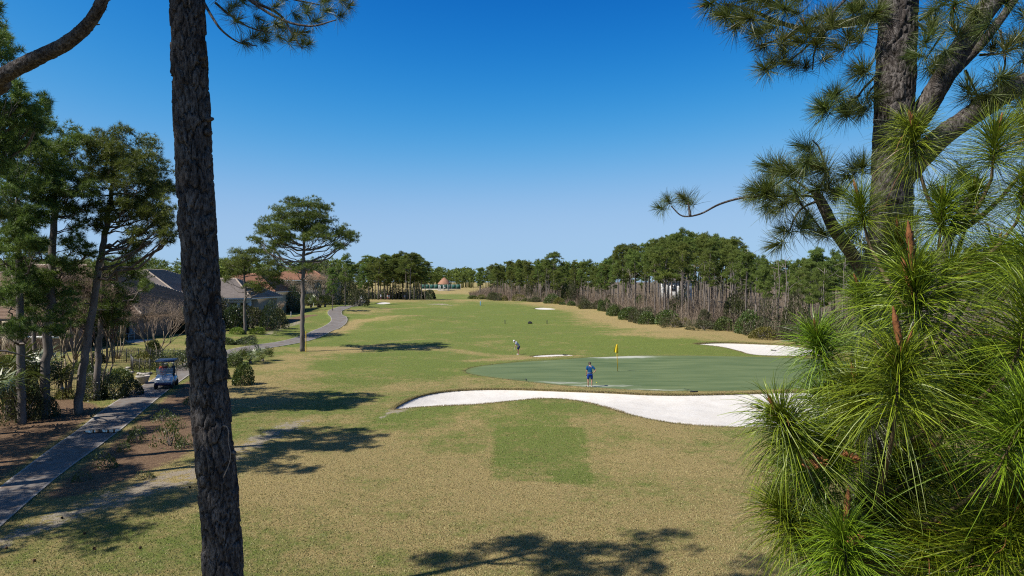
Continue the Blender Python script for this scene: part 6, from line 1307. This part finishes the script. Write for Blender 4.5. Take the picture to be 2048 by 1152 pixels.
def cart(label, loc, rz, body='cartsilver', group=None):
    t = thing('golf_cart', label, 'golf cart', loc, rz, group)
    part('chassis', boxmesh('chassis', (-.52, -1.05, .22), (.52, 1.1, .38), .04), M['blackp'], t)
    m = loft([sect(-1.18, .40, .42, .34, .56), sect(-1.10, .54, .55, .30, .70), sect(-.85, .57, .58, .32, .84), sect(-.62, .57, .57, .36, .93), sect(-.52, .55, .52, .38, .96)]); co = part('front_cowl', m.mesh('front_cowl', True), M[body], t)
    part('bumper', boxmesh('bumper', (-.52, -1.24, .28), (.52, -1.12, .46), .04), M['cartnavy'], t)
    for s in (-1, 1): part('headlight', boxmesh('headlight', (s * .38 - .11, -1.165, .56), (s * .38 + .11, -1.05, .66), .03), M['white'], co)
    m = loft([sect(-.1, .56, .56, .36, .62), sect(.35, .58, .58, .36, .66), sect(.9, .58, .56, .36, .72), sect(1.12, .52, .48, .42, .70)]); part('rear_body', m.mesh('rear_body', True), M[body], t)
    part('floor_board', boxmesh('floor_board', (-.55, -.6, .385), (.55, -.05, .42)), M['vinyl'], t)
    part('seat', boxmesh('seat', (-.5, -.12, .70), (.5, .42, .82), .04), M['vinyl'], t); part('backrest', boxmesh('backrest', (-.5, .40, .88), (.5, .52, 1.22), .04), M['vinyl'], t)
    m = loft([[(-.60, -.78, 1.82), (.60, -.78, 1.82), (.60, -.78, 1.86), (-.60, -.78, 1.86)], [(-.62, -.6, 1.80), (.62, -.6, 1.80), (.58, -.6, 1.92), (-.58, -.6, 1.92)], [(-.62, .75, 1.80), (.62, .75, 1.80), (.58, .75, 1.93), (-.58, .75, 1.93)], [(-.58, .95, 1.82), (.58, .95, 1.82), (.55, .95, 1.87), (-.55, .95, 1.87)]]); part('roof', m.mesh('roof'), M['roofnavy'], t)
    for s in (-1, 1):
        m = MB(); addtube(m, [(s * .54, -.60, .92), (s * .55, -.52, 1.4), (s * .56, -.48, 1.82)], .022, 6); part('roof_post', m.mesh('roof_post'), M['blackp'], t); m = MB(); addtube(m, [(s * .54, .62, .70), (s * .56, .72, 1.82)], .022, 6); part('roof_post', m.mesh('roof_post'), M['blackp'], t)
    ws = part('windshield', boxmesh('windshield', (-.53, -.60, .95), (.53, -.585, 1.42)), M['clear'], t)
    m = MB(); addtube(m, [(-.53, -.60, 1.42), (.53, -.60, 1.42)], .014, 5); part('frame', m.mesh('frame'), M['blackp'], ws)
    m = MB(); a = np.linspace(0, 2 * PI, 17); addtube(m, np.stack([-.26 + .17 * np.cos(a), -.32 + .09 * np.sin(a), 1.0 + .14 * np.sin(a)], -1), .015, 5); addtube(m, [(-.26, -.32, 1.0), (-.26, -.5, .7)], .018, 5); part('steering_wheel', m.mesh('steering_wheel'), M['blackp'], t)
    for sx in (-1, 1):
        for yy, w_ in ((-.84, .10), (.72, .11)):
            m = MB(); V, Fq = lathe([(.12, -w_), (.20, -w_), (.225, -w_ * .7), (.23, 0), (.225, w_ * .7), (.20, w_), (.12, w_)], 20); V = V[:, [2, 1, 0]]; m.add(V, Fq); wo = part('wheel', m.mesh('wheel', True), M['tyre'], t, (sx * .50, yy, .23)); m = MB(); V, Fq = lathe([(.0, -.05), (.05, -.06), (.125, -.04), (.13, .04), (.05, .06), (.0, .05)], 14); m.add(V[:, [2, 1, 0]], Fq); part('rim', m.mesh('rim', True), M['steel'], wo)
    for sx in (-.25, .25):
        m = MB(); addtube(m, [(sx, .92, .66), (sx, .98, 1.1), (sx, 1.02, 1.35)], [.11, .12, .13], 8); bgo = part('golf_bag', m.mesh('golf_bag'), M['vinyl'], t); m = MB(); [addtube(m, [(sx + q * .03, 1.02 + .02 * q, 1.33), (sx + q * .05, 1.06 + .03 * q, 1.58)], .012, 5) for q in (-2, -1, 0, 1, 2)]; part('clubs', m.mesh('clubs'), M['steel'], bgo)
    return t
g = Gz(330, 779); AZ = .28; g = g - (.45, 0, 0); cart('silver-blue golf cart with navy roof driving down the cart path', g + (.1, .9, .036), AZ)
SIT = dict(pelvis=(0, 0, .12), spine=(0, .0, .30), chest=(0, .03, .52), neck=(0, .05, .67), head=(0, .07, .80), look=(0, 1, -.1), shl=(-.18, .03, .58), ell=(-.22, .18, .36), wrl=(-.12, .42, .36), hal=(-.10, .50, .36), shr=(.18, .03, .58), elr=(.22, .18, .36), wrr=(.12, .42, .36), har=(.10, .50, .36), hil=(-.10, .02, .10), knl=(-.12, .44, .10), anl=(-.12, .50, -.30), tol=(-.13, .64, -.34), hir=(.10, .02, .10), knr=(.12, .44, .10), anr=(.12, .50, -.30), tor=(.13, .64, -.34))
ca, sa = math.cos(AZ), math.sin(AZ); off = np.array([-.26, .22]); person('driver in a coral shirt sitting in the golf cart on the path', g + (.1 + ca * off[0] - sa * off[1], .9 + sa * off[0] + ca * off[1], .036 + .78), AZ + PI, SIT, 'red', 'grey', 'whitecloth')
for px, l in ((709, 'left of two distant golf carts at the path by the grove'), (726, 'right of two distant golf carts, half hidden by the low pine')):
    d = 224; x = (px - 1024) / F * d; cart(l, (x, d, float(HB(x, d)) + .03), .1 if px < 715 else -.2, group='distant golf carts')
